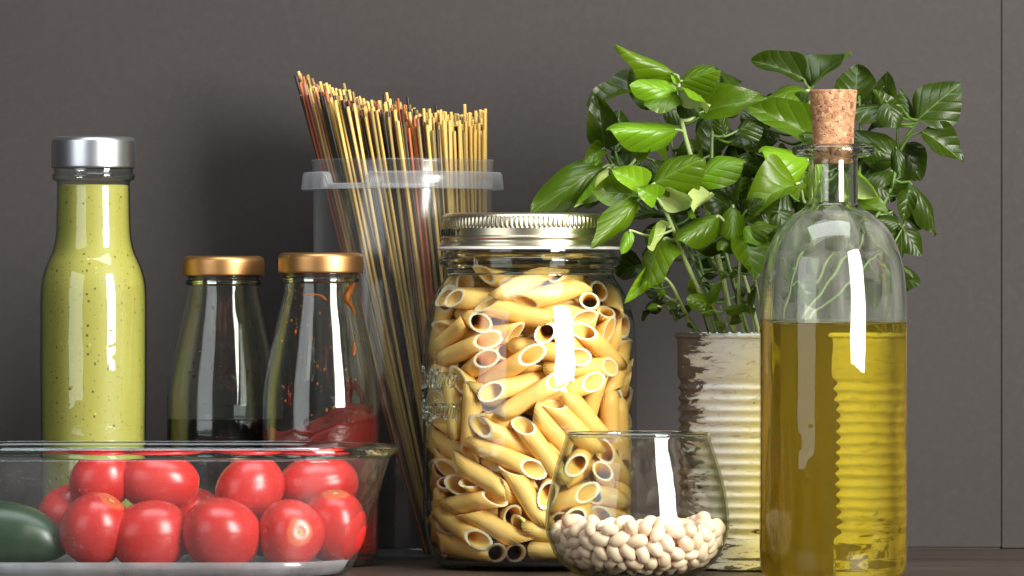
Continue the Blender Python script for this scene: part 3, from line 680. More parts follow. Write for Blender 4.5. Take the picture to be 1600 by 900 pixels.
# ------------------------------------------------------------------ tin can with basil
cy_ = -.005; ccx = 1180; rc = 123*S(cy_)
CAN = empty('tin_can', (X(ccx, cy_), cy_, 0)); tag(CAN, 'ribbed tin can painted white and flaking, used as the basil pot', 'can')
def mat_can():
    t = NT('flaking_white_paint'); v = t.obj()
    sep = t.n('ShaderNodeSeparateXYZ'); t.l(v, sep.inputs[0])
    n1 = t.noise(t.obj((.7, .7, 3.0)), 70, 7, .70, 1.2); n2 = t.noise(v, 18, 3); n3 = t.noise(t.obj((1, 1, 3)), 240, 4)
    # wear: heavy on the left side and in patches near the base
    left = t.math('MULTIPLY', t.math('ADD', sep.outputs[0], .028), -16.0)
    low = t.math('MULTIPLY', t.math('SUBTRACT', .040, sep.outputs[2]), 5.0)
    wear = t.math('ADD', t.math('ADD', t.math('MAXIMUM', left, -.12), t.math('MAXIMUM', low, 0)), t.math('MULTIPLY', n2, .25))
    k = t.math('ADD', n1, wear)
    mask = t.ramp(k, [(.66, (0, 0, 0)), (.70, (1, 1, 1))])
    paint = t.mix(n3, (.66, .67, .67), (.80, .805, .80))
    stain = t.ramp(t.math('ADD', n1, t.math('MULTIPLY', wear, .8)), [(.48, (0, 0, 0)), (.66, (1, 1, 1))])
    paint = t.mix(t.math('MULTIPLY', stain, .28), paint, (.42, .37, .32))
    chip = t.ramp(t.noise(t.obj((.6, .6, 2.4)), 190, 5, .6, .8), [(.57, (0, 0, 0)), (.63, (1, 1, 1))])
    paint = t.mix(t.math('MULTIPLY', chip, .55), paint, (.36, .33, .29))
    rust = t.mix(n3, (.030, .026, .023), (.16, .135, .115))
    c = t.mix(mask, paint, rust)
    p = t.prin(Base_Color=c, Roughness=t.math('ADD', t.math('MULTIPLY', mask, .3), .38))
    h = t.math('SUBTRACT', t.math('MULTIPLY', n3, .25), mask)
    t.l(t.bump(h, .5, .0007), p.inputs['Normal']); return t.done(p)
M['can'] = mat_can()
zc = lambda py: Z(py, cy_)
sc2 = S(cy_)
cp = [(rc*.97, .0022), (rc, .0004), (rc+.0006, .0012), (rc, .0026), (rc-.0006, .004)]
z = zc(835); 
ribs = []
py = 838
while py > 596:
    for k in range(6):
        f = k/6; ribs.append((rc-.0007-.0016*(.5-.5*math.cos(2*PI*f))**.7+.0007*0, zc(py-16.6*f)))
    py -= 16.6
cp += [(rc-.0006, zc(850))]+ribs+[(rc-.0006, zc(588)), (rc-.0004, zc(534)), (rc-.0001, zc(529))]
mesh_obj('can_wall', lathe([(0, .0022)]+cp+[(rc-.0006, zc(527)), (rc-.0014, zc(527)), (rc-.0014, zc(560)), (0, zc(560))], 128), M['can'], CAN)
mesh_obj('can_rim', lathe(smooth_prof([(rc-.0012, zc(528)), (rc+.0006, zc(527.5)), (rc+.0011, zc(524)), (rc+.0006, zc(520.5)), (rc-.0006, zc(520.0)), (rc-.0014, zc(523))], 3), 128, closed=True), M['can'], CAN)
M['soil'] = mat_simple('potting_soil', (.030, .020, .014), .9, var=.5, scale=300, bump=.8)
so = mesh_obj('potting_soil', lathe([(rc-.0016, zc(545)), (rc*.6, zc(538)), (rc*.25, zc(541)), (0, zc(540))], 48), M['soil'], loc=CAN.location.copy())
tag(so, 'dark soil inside the white can under the basil stems', 'soil', kind='stuff')

# ---- basil
BAS = empty('basil_plant', (CAN.location.x, cy_, zc(530))); tag(BAS, 'bushy green basil plant growing out of the white can', 'plant')
BL = Vector(BAS.location)
def mat_leaf(name, top1, top2, under):
    t = NT(name); v = t.obj(); sp = t.n('ShaderNodeSeparateXYZ'); t.l(v, sp.inputs[0])
    ax = t.math('ABSOLUTE', sp.outputs[0]); y = sp.outputs[1]
    oi = t.n('ShaderNodeObjectInfo'); n = t.noise(v, 5, 3)
    f = t.math('ADD', t.math('MULTIPLY', n, .6), t.math('MULTIPLY', oi.outputs['Random'], .4))
    c = t.mix(f, top1, top2)
    mid = t.ramp(ax, [(.006, (1, 1, 1)), (.020, (0, 0, 0))])
    ph = t.math('SUBTRACT', y, t.math('MULTIPLY', ax, .95))
    wv = t.math('ABSOLUTE', t.math('SINE', t.math('MULTIPLY', ph, 13.5)))
    side = t.ramp(wv, [(.02, (1, 1, 1)), (.12, (0, 0, 0))])
    vein = t.math('MAXIMUM', mid, t.math('MULTIPLY', side, .30))
    c = t.mix(t.math('MULTIPLY', vein, .26), c, (.22, .36, .07))
    geo = t.n('ShaderNodeNewGeometry')
    cu = t.mix(t.math('MULTIPLY', vein, .4), under, (.36, .46, .20))
    c = t.mix(geo.outputs['Backfacing'], c, cu)
    quilt = t.ramp(wv, [(0, (0, 0, 0)), (.55, (.8, .8, .8)), (1, (1, 1, 1))])
    fine = t.noise(v, 42, 2)
    h = t.math('ADD', t.math('SUBTRACT', quilt, t.math('MULTIPLY', mid, .5)), t.math('MULTIPLY', fine, .25))
    b = t.bump(h, .26, .0012)
    p = t.prin(Base_Color=c, Roughness=t.math('ADD', t.math('MULTIPLY', geo.outputs['Backfacing'], .25), .31)); p.inputs['Specular IOR Level'].default_value = .38; t.l(b, p.inputs['Normal'])
    tl = t.n('ShaderNodeBsdfTranslucent'); t.l(t.mix(.5, c, (.25, .42, .02)), tl.inputs[0])
    mx = t.n('ShaderNodeMixShader'); mx.inputs[0].default_value = .28; t.l(p.outputs[0], mx.inputs[1]); t.l(tl.outputs[0], mx.inputs[2])
    return t.done(mx)
M['leaf'] = mat_leaf('basil_leaf', (.040, .086, .002), (.108, .185, .004), (.22, .33, .07))
M['leaf_shaded'] = mat_leaf('basil_leaf_shaded', (.016, .034, .002), (.034, .058, .003), (.06, .105, .018))  # shade among the foliage put into a darker leaf colour
M['leaf_pale'] = mat_leaf('basil_leaf_pale', (.10, .235, .006), (.20, .36, .012), (.38, .47, .14))  # brighter green leaf with a paler underside
def leaf_mesh(bend, cup, twist, mat, seed):
    """unit leaf: y 0..1 from base to tip, half width .5 at its widest, top side +z"""
    nx, ny = 6, 14; verts = []; faces = []; rn = random.Random(seed)
    wob = [rn.uniform(-1, 1) for _ in range(4)]
    for j in range(ny+1):
        t = j/ny
        wdt = (math.sin(PI*min(1, t**.76))**.66)*(1-.20*t) if 0 < t < 1 else 0
        wdt = max(wdt, .012)*.54
        a = -bend*t*t*1.25            # droop
        yy = t*(1-.16*bend*bend*t*t); zb_ = -bend*.55*t*t
        for i in range(-nx, nx+1):
            s = i/nx; x = s*wdt
            fold = (s*s if cup < 0 else abs(s)**1.5)*cup*wdt
            quilt = .015*math.sin((t-abs(s)*.48)*27)*abs(s)*(1-abs(s))*2*(1 if .08 < t < .93 else 0)
            wave = .07*math.sin(t*8+wob[0]*3+(2 if s > 0 else 0))*s*s+.02*wob[1]*math.sin(t*5+s*2)
            zz_ = zb_+fold+quilt+wave+twist*s*wdt*t
            ser = 1+.014*math.sin(t*58+s)*(abs(s) > .99)
            verts.append((x*ser, yy-.10*abs(s)*wdt*0, zz_))
    m = 2*nx+1
    for j in range(ny):
        for i in range(2*nx):
            a = j*m+i; faces.append((a, a+1, a+m+1, a+m))
    me = bpy.data.meshes.new('leaf'); me.from_pydata(verts, [], faces); me.materials.append(mat)
    me.polygons.foreach_set('use_smooth', [True]*len(faces)); me.update(); return me
LV = {}
for mk in ('leaf', 'leaf_shaded', 'leaf_pale'):
    for b in range(4):
        for v in range(3):
            LV[(mk, b, v)] = leaf_mesh((.15, .45, .78, 1.1)[b], (-.35, .50, -.70)[v], (.0, .3, -.35)[v], M[mk], b*7+v)
# stems: (points px, depths, radius px)
STEMS = [
 ([(1118, 530), (1098, 468), (1076, 420), (1055, 366), (1040, 330), (1024, 305)], [-.02, -.03, -.035, -.04, -.042, -.045], 4.2, 1),
 ([(1150, 530), (1128, 430), (1105, 330), (1085, 262), (1068, 203), (1062, 165), (1060, 140)], [-.01, -.012, -.015, -.02, -.025, -.03, -.03], 4.6, 1),
 ([(1172, 530), (1135, 400), (1116, 300), (1112, 235), (1116, 172)], [.0, 0, .005, .01, .01], 3.8, 0),
 ([(1162, 530), (1155, 470), (1156, 410), (1160, 362)], [-.03, -.035, -.04, -.04], 3.2, 1),
 ([(1100, 530), (1072, 490), (1052, 450), (1040, 435), (1015, 412)], [-.015, -.02, -.03, -.03, -.035], 3.2, 1),
 ([(1092, 530), (1070, 492), (1050, 475), (1032, 470)], [0, .005, .01, .01], 2.0, 0),
 ([(1188, 530), (1168, 450), (1145, 385), (1135, 360)], [-.01, -.01, -.02, -.02], 3.4, 1),
 ([(1195, 530), (1240, 400), (1262, 300), (1264, 200), (1264, 138)], [.0, .01, .02, .03, .035], 4, 0),
 ([(1205, 530), (1280, 430), (1330, 330), (1345, 240), (1342, 150)], [.01, .02, .035, .045, .05], 3.8, 0),
 ([(1215, 530), (1310, 420), (1380, 320), (1404, 250), (1410, 225), (1434, 188)], [0, .015, .03, .04, .04, .035], 4, 0),
 ([(1404, 240), (1420, 215), (1440, 206)], [.04, .037, .035], 2.6, 0),
 ([(1404, 250), (1402, 220), (1402, 190)], [.04, .05, .055], 2.6, 0),
 ([(1210, 530), (1320, 450), (1385, 395), (1412, 352)], [-.005, .01, .02, .025], 2.8, 0),
 ([(1135, 530), (1080, 400), (1030, 315), (985, 275), (958, 258), (944, 232)], [.005, .01, .01, .005, 0, 0], 3.6, 0),
 ([(1128, 530), (1090, 400), (1062, 290), (1047, 210), (1036, 160)], [.01, .02, .03, .035, .035], 3.2, 0),
 ([(1142, 530), (1125, 500), (1112, 472), (1118, 450)], [-.03, -.036, -.04, -.04], 1.8, 1),
 ([(1155, 530), (1135, 500), (1125, 478)], [-.036, -.04, -.042], 1.6, 1),
 ([(1180, 530), (1176, 500), (1172, 478), (1180, 460)], [-.034, -.038, -.04, -.04], 1.6, 1),
 ([(1200, 530), (1180, 440), (1172, 380), (1185, 360)], [-.02, -.03, -.04, -.04], 2.4, 1),
 ([(1110, 530), (1098, 490), (1090, 455)], [-.02, -.028, -.03], 1.6, 0),
]
def mat_stem(name, a, b):
    t = NT(name); n = t.noise(t.obj((1, 1, .2)), 120, 3); return t.done(t.prin(Base_Color=t.mix(n, a, b), Roughness=.45))
M['stem_l'] = mat_stem('basil_stem_pale', (.24, .34, .10), (.36, .44, .18))
M['stem_d'] = mat_stem('basil_stem_green', (.050, .095, .014), (.09, .15, .025))
SPTS = []
for pts, ds, r, kind in STEMS:
    ps = crom([P(px, py, d)-BL for (px, py), d in zip(pts, ds)], 6)
    n = len(ps); rr = [r*S(0)*(1-.35*i/(n-1))*(1.12 if i % 6 == 0 and 0 < i < n-1 else 1) for i in range(n)]
    mesh_obj('stem', tube(ps, rr, 8), M['stem_l' if kind else 'stem_d'], BAS)
    SPTS += ps
# leaves: base px, tip px, width px, depth of base, tip depth offset, facing, material, bend
FACE = {'F': (.15, -1, .45), 'U': (.1, -.5, 1), 'B': (.1, .9, .55), 'R': (.8, -.8, .4), 'L': (-.7, -.8, .5), 'E': (0, -.28, 1), 'C': (.0, -1, .1)}
L_ = 'leaf'; D_ = 'leaf_shaded'; Y_ = 'leaf_pale'
LEAVES = [
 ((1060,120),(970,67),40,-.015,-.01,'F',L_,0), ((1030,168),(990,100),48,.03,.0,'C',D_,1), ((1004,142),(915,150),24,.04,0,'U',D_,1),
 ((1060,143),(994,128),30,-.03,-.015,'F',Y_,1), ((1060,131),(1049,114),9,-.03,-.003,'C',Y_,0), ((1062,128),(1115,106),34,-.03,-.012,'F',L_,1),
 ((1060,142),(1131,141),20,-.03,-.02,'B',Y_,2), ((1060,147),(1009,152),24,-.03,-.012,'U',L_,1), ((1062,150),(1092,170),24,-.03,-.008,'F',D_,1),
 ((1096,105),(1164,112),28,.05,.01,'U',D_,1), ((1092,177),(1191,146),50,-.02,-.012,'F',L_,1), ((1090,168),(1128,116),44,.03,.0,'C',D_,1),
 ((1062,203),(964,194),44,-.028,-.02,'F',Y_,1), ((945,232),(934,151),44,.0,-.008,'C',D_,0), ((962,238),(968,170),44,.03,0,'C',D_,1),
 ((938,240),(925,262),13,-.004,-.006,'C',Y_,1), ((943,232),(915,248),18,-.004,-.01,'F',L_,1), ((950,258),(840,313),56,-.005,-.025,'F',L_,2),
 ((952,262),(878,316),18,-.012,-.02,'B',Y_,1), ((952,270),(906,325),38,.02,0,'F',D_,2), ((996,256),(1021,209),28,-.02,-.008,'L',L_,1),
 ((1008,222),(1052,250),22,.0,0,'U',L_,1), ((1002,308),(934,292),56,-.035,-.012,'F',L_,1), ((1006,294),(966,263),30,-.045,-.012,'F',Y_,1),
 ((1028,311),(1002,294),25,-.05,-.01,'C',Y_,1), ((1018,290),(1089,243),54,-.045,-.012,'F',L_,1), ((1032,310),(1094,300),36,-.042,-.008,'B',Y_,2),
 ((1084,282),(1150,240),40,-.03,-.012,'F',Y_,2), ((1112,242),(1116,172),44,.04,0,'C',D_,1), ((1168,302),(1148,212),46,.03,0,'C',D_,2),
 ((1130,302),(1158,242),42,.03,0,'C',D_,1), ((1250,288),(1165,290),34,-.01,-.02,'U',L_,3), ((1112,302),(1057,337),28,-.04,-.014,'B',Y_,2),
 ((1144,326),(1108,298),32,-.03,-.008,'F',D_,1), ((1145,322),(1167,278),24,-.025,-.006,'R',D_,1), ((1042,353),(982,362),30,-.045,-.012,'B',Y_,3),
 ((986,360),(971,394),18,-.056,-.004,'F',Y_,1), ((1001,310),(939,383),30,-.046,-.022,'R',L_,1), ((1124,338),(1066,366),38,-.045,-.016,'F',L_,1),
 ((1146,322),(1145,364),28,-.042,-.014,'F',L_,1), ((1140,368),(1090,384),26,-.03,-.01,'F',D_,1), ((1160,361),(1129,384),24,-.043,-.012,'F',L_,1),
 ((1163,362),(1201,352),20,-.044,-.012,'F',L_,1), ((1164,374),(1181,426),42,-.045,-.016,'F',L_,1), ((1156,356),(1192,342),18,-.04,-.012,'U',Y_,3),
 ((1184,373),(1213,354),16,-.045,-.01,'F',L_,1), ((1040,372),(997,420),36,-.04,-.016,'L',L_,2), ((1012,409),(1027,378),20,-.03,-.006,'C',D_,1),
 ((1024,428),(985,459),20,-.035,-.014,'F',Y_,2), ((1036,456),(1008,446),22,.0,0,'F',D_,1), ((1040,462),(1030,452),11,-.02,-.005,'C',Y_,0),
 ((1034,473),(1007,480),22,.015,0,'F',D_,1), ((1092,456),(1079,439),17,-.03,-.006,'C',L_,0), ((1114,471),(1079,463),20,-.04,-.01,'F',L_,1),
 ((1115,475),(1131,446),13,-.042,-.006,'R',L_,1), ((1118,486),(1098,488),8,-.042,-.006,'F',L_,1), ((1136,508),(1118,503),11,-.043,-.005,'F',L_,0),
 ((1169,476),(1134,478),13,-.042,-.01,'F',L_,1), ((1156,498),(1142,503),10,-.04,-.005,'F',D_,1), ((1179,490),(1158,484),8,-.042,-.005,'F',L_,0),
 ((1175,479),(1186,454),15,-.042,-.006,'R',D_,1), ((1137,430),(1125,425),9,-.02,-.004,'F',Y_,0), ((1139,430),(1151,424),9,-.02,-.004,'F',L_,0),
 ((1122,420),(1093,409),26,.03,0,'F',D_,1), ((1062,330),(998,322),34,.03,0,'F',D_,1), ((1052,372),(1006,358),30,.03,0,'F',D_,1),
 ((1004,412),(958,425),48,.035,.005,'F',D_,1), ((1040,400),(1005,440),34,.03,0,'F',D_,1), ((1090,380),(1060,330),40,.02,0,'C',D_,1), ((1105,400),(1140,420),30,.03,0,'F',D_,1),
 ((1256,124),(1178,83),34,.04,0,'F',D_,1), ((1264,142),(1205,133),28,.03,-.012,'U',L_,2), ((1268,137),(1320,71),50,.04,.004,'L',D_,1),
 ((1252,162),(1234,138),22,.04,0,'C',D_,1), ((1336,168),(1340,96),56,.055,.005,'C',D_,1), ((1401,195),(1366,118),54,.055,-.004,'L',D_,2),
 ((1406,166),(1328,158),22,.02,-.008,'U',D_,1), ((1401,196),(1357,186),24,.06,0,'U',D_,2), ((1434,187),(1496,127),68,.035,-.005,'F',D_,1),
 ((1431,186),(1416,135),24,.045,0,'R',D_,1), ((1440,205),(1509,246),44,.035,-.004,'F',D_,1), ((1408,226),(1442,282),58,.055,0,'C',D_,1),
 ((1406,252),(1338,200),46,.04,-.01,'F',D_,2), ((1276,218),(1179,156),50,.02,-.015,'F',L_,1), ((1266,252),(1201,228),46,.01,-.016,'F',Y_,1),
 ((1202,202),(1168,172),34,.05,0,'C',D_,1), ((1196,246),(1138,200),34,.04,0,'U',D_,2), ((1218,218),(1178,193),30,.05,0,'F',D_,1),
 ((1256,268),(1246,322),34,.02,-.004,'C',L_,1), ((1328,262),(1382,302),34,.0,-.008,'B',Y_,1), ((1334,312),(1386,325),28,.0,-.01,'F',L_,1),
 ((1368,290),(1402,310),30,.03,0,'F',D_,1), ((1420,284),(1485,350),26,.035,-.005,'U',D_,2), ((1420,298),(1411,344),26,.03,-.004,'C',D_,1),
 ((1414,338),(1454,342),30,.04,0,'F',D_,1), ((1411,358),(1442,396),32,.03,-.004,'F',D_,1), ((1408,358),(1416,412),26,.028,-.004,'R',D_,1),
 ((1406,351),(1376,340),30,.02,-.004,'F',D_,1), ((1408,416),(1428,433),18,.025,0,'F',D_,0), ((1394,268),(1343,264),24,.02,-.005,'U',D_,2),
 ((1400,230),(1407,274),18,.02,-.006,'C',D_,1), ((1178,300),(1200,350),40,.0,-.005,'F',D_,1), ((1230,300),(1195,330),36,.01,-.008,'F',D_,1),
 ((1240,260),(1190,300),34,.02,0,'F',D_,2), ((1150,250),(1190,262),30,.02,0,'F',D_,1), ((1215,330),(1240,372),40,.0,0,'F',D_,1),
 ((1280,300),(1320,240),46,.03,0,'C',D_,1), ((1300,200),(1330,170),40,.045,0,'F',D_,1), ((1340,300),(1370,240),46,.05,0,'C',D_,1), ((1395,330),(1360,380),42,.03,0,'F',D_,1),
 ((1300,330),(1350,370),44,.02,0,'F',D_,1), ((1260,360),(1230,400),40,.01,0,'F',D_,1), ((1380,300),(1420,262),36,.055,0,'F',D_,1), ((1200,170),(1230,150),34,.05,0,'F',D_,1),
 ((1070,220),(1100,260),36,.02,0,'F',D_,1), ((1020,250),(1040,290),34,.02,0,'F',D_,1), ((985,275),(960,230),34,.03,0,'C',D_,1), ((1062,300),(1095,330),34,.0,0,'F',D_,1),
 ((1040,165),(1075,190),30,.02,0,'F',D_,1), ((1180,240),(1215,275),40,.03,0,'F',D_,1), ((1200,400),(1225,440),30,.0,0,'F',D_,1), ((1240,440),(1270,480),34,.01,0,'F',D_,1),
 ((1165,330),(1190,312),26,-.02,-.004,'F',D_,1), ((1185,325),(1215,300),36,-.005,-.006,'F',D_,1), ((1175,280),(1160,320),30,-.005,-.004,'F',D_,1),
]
rnf = random.Random(9)
for k in range(26):      # small young leaves low among the stems
    bx0 = rnf.uniform(1010, 1195); by0 = rnf.uniform(400, 512); an = rnf.uniform(0, 2*PI); ln = rnf.uniform(12, 26)
    LEAVES.append(((bx0, by0), (bx0+ln*math.cos(an), by0+ln*math.sin(an)*.7), rnf.uniform(7, 14), rnf.uniform(-.035, .02), rnf.uniform(-.005, .003), rnf.choice('FFCU'), rnf.choice((L_, D_, D_)), rnf.choice((0, 1))))
for k in range(84):      # leaves inside the bush, their shade put into the leaf colour
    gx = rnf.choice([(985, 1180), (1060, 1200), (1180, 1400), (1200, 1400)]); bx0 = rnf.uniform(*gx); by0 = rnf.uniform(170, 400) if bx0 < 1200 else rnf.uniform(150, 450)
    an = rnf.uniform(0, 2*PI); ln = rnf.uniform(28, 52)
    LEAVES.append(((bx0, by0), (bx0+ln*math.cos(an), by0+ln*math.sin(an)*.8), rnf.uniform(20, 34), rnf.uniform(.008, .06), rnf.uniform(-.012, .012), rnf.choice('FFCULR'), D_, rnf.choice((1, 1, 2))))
rnl = random.Random(5)
for li, (b, t_, wpx, dep, dtip, face, mk, bend) in enumerate(LEAVES):
    B = P(b[0], b[1], dep); T = P(t_[0], t_[1], dep+dtip)
    A = T-B; Ln = A.length; A.normalize()
    N = Vector(FACE[face])+Vector((rnl.uniform(-.15, .15), rnl.uniform(-.1, .1), rnl.uniform(-.15, .15)))
    N = (N-A*N.dot(A)).normalized(); Xa = A.cross(N).normalized()
    vis = max(.45, abs(N.y)); W = min((1.06 if mk != D_ else 1.18)*wpx*S(dep)/vis, Ln*.95)
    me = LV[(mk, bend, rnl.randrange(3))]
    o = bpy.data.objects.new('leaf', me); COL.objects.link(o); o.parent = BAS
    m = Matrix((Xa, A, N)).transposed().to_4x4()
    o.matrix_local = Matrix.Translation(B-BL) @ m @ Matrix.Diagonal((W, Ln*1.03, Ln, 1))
    if face == 'B': o['label'] = 'pale underside of a basil leaf'
    # stalk
    bl = B-BL; q = min(SPTS, key=lambda s: (s-bl).length+max(0, (s.z-bl.z))*.8)
    dd = (q-bl).length
    if .0012 < dd < .034:
        midp = (q+bl)/2+Vector((0, 0, -.12*dd)); ps = crom([q, midp, bl, bl+A*Ln*.08], 4)
        r0 = min(.0011, .0005+W*.018)
        mesh_obj('leaf_stalk', tube(ps, [r0*(1.15-.4*i/(len(ps)-1)) for i in range(len(ps))], 6), M['stem_l' if mk != D_ else 'stem_d'], BAS)

# ------------------------------------------------------------------ glass bowl with tomatoes
byc = -.082; bcx = -.1825
BOWL = empty('glass_bowl', (bcx, byc, 0)); tag(BOWL, 'oblong clear glass bowl of tomatoes in the lower left foreground', 'bowl')
def rrect(a, b, rad, n=14):
    pts = []
    for (cx, cy, a0) in ((a-rad, b-rad, 0), (-(a-rad), b-rad, PI/2), (-(a-rad), -(b-rad), PI), (a-rad, -(b-rad), 1.5*PI)):
        for k in range(n+1):
            t = a0+PI/2*k/n; pts.append((cx+rad*math.cos(t), cy+rad*math.sin(t)))
    out = []
    m = len(pts)
    for i in range(m):           # long straight sides get extra points
        p = pts[i]; q = pts[(i+1) % m]; out.append(p)
        d = math.hypot(q[0]-p[0], q[1]-p[1])
        for k in range(1, int(d/.012)+1): f = k/(int(d/.012)+1); out.append((p[0]+(q[0]-p[0])*f, p[1]+(q[1]-p[1])*f))
    return out
def loft(rings, closed=False, caps=True):
    verts = []; faces = []; n = len(rings[0][0])
    for pts, z in rings:
        for x, y in pts: verts.append((x, y, z))
    m = len(rings)
    for j in range(m-1+(1 if closed else 0)):
        for i in range(n):
            k = (i+1) % n; j2 = (j+1) % m; faces.append((j*n+i, j*n+k, j2*n+k, j2*n+i))
    if caps:
        faces.append(tuple(range(n))[::-1]); faces.append(tuple((m-1)*n+i for i in range(n)))
    me = bpy.data.meshes.new('loft'); me.from_pydata(verts, [], faces); me.update(); return me
zr_ = Z(689, -.02)     # rim height
A0, B0, R0 = .1245, .060, .056
def rr_fixed(a, b, r, ref=None):
    k = rrect(A0, B0, R0)
    # same point count: scale the reference ring about its corner centres
    out = []
    for x, y in k:
        sx_ = 1 if x > 0 else -1; sy_ = 1 if y > 0 else -1
        cx = min(abs(x), A0-R0); cyy = min(abs(y), B0-R0)
        ox = abs(x)-cx; oy = abs(y)-cyy
        out.append((sx_*(cx*(a-r)/(A0-R0)+ox*r/R0), sy_*(cyy*(b-r)/(B0-R0)+oy*r/R0)))
    return out
def inset(d, extra=0): return rr_fixed(A0-d-extra, B0-d*.78-extra, max(.012, R0-d*.5-extra))
bo = [(.0285, .0), (.0255, .0008), (.0225, .0035), (.0195, .009), (.0150, .022), (.0100, .036), (.0055, .050), (.0030, .058)]
bo = smooth_prof(bo, 3)
zs_rim = zr_-.0062
outer_r = [(inset(d), z) for d, z in bo if z < zs_rim]+[(inset(.0026), zs_rim)]
inner_r = [(inset(d, .0036), max(z+.0012, .0048)) for d, z in bo if .006 < z < zs_rim]+[(inset(.0026, .0036), zs_rim)]
floor_r = [(inset(.0245, .0036), .0046)]
mesh_obj('bowl_wall', loft(outer_r+list(reversed(inner_r))+floor_r), M['clear_bowl'], BOWL)
M['milky_base'] = mat_plastic('bowl_base_glass', .36, .55)  # milky white band along the bottom of the bowl
mesh_obj('bowl_base', loft([(inset(.0262, .004), .0012), (inset(.0235, .004), .0018), (inset(.0215, .0042), .0040), (inset(.0188, .0042), .0085), (inset(.0196, .0046), .0087), (inset(.0220, .0050), .0060), (inset(.0255, .005), .0052)]), M['milky_base'], BOWL)
rim = [(.0025, zs_rim+.0001, 0), (.0004, zs_rim+.0006, 0), (-.0012, zs_rim+.0022, 0), (-.0016, zr_-.0022, 0), (-.0004, zr_-.0004, 0), (.0022, zr_, 0), (.0050, zr_-.0010, 0), (.0060, zr_-.0030, 0), (.0064, zs_rim+.0001, 0)]
mesh_obj('bowl_rim', loft([(inset(d), z) for d, z, _ in rim], closed=True, caps=False), M['glass_rim'], BOWL)

def mat_tomato():
    t = NT('tomato_skin'); v = t.obj(); n = t.noise(v, 2.2, 3); oi = t.n('ShaderNodeObjectInfo')
    f = t.math('ADD', t.math('MULTIPLY', n, .7), t.math('MULTIPLY', oi.outputs['Random'], .3))
    c = t.mix(f, (.46, .014, .013), (.60, .038, .030))
    sp = t.n('ShaderNodeSeparateXYZ'); t.l(v, sp.inputs[0])
    ring_ = t.ramp(t.math('ADD', sp.outputs[2], t.math('MULTIPLY', n, .12)), [(.98, (0, 0, 0)), (1.06, (1, 1, 1))])
    c = t.mix(t.math('MULTIPLY', ring_, .5), c, (.62, .20, .07))
    p = t.prin(Base_Color=c, Roughness=t.math('ADD', t.math('MULTIPLY', t.noise(v, 3.5, 4), .18), .17)); p.inputs['Subsurface Weight'].default_value = .25
    p.inputs['Subsurface Radius'].default_value = (1, .25, .1); p.inputs['Subsurface Scale'].default_value = .003
    t.l(t.bump(t.noise(v, 60, 2), .03, .001), p.inputs['Normal']); return t.done(p)
M['tomato'] = mat_tomato()
M['scar'] = mat_simple('tomato_stem_scar', (.50, .33, .13), .6, var=.35, scale=40, bump=.4)
def tomato_mesh(seed):
    rn = random.Random(seed); ph = rn.uniform(0, 6); am = rn.uniform(.010, .028)
    pr = []
    for k in range(25):
        a = -PI/2+PI*k/24; r = math.cos(a)**.92 if 0 < k < 24 else 0; z = math.sin(a)
        dip = .06*math.exp(-(r/.16)**2) if z > 0 else .03*math.exp(-(r/.12)**2)*-1
        pr.append((max(r, 0), z-dip if z > 0 else z-dip))
    return lathe(pr, 40, lambda j, a: 1+am*math.sin(a*3+ph)+.012*math.sin(a*2-ph))
TOM = [tomato_mesh(i) for i in range(4)]
for me in TOM: me.materials.append(M['tomato']); me.polygons.foreach_set('use_smooth', [True]*len(me.polygons))
scar = lathe([(.13, -.02), (.10, .015), (.05, .03), (.03, .012), (0, .02)], 12, lambda j, a: 1+.3*math.sin(a*5)*(j == 0)); scar.materials.append(M['scar'])
TL = [ # px, py, depth, long px, short px, axis direction
 (148, 826, -.103, 56, 53, (.5, -.3, .8), 'front tomato farthest left in the bowl, beside the dark green cucumber'),
 (235, 836, -.103, 62, 52, (.9, .2, .2), 'second front tomato from the left, lying on its side in the bowl'),
 (347, 834, -.106, 62, 55, (.8, .5, -.25), 'largest front tomato in the middle of the bowl with a long highlight'),
 (454, 834, -.104, 52, 51, (.34, -1, .10), 'front tomato with its pale stem scar facing outward'),
 (522, 822, -.088, 56, 50, (.05, -.35, 1), 'front tomato farthest right in the bowl, stem scar on top'),
 (158, 750, -.074, 50, 44, (.8, .1, .5), 'upper tomato farthest left, above the front row in the bowl'),
 (249, 752, -.074, 62, 46, (1, .1, -.15), 'wide upper tomato left of the gap in the bowl'),
 (390, 764, -.076, 56, 48, (.6, .3, .6), 'upper tomato right of the gap near the middle of the bowl'),
 (497, 757, -.062, 62, 44, (1, .2, .1), 'upper tomato at the right end, behind the others in the bowl'),
 (112, 806, -.062, 52, 48, (1, .2, .3), 'low back tomato half hidden behind the leftmost front tomato'),
 (300, 812, -.062, 54, 48, (.3, .8, .3), 'low back tomato showing through the gap between the two upper ones'),
 (418, 818, -.060, 52, 48, (.7, .5, .3), 'low back tomato hidden under the upper middle one'),
]
for i, (px, py, d, la, sh, ax, lab) in enumerate(TL):
    s = S(d); o = bpy.data.objects.new('tomato', TOM[i % 4]); COL.objects.link(o)
    o.location = P(px, py, d); o.rotation_mode = 'QUATERNION'; o.rotation_quaternion = Vector(ax).to_track_quat('Z', 'Y')
    o.scale = (sh*s*1.03, sh*s*1.05, la*s*1.03)
    tag(o, lab, 'tomato', 'tomatoes in the glass bowl')
    c = bpy.data.objects.new('stem_scar', scar); COL.objects.link(c); c.parent = o; c.location = (0, 0, .935)
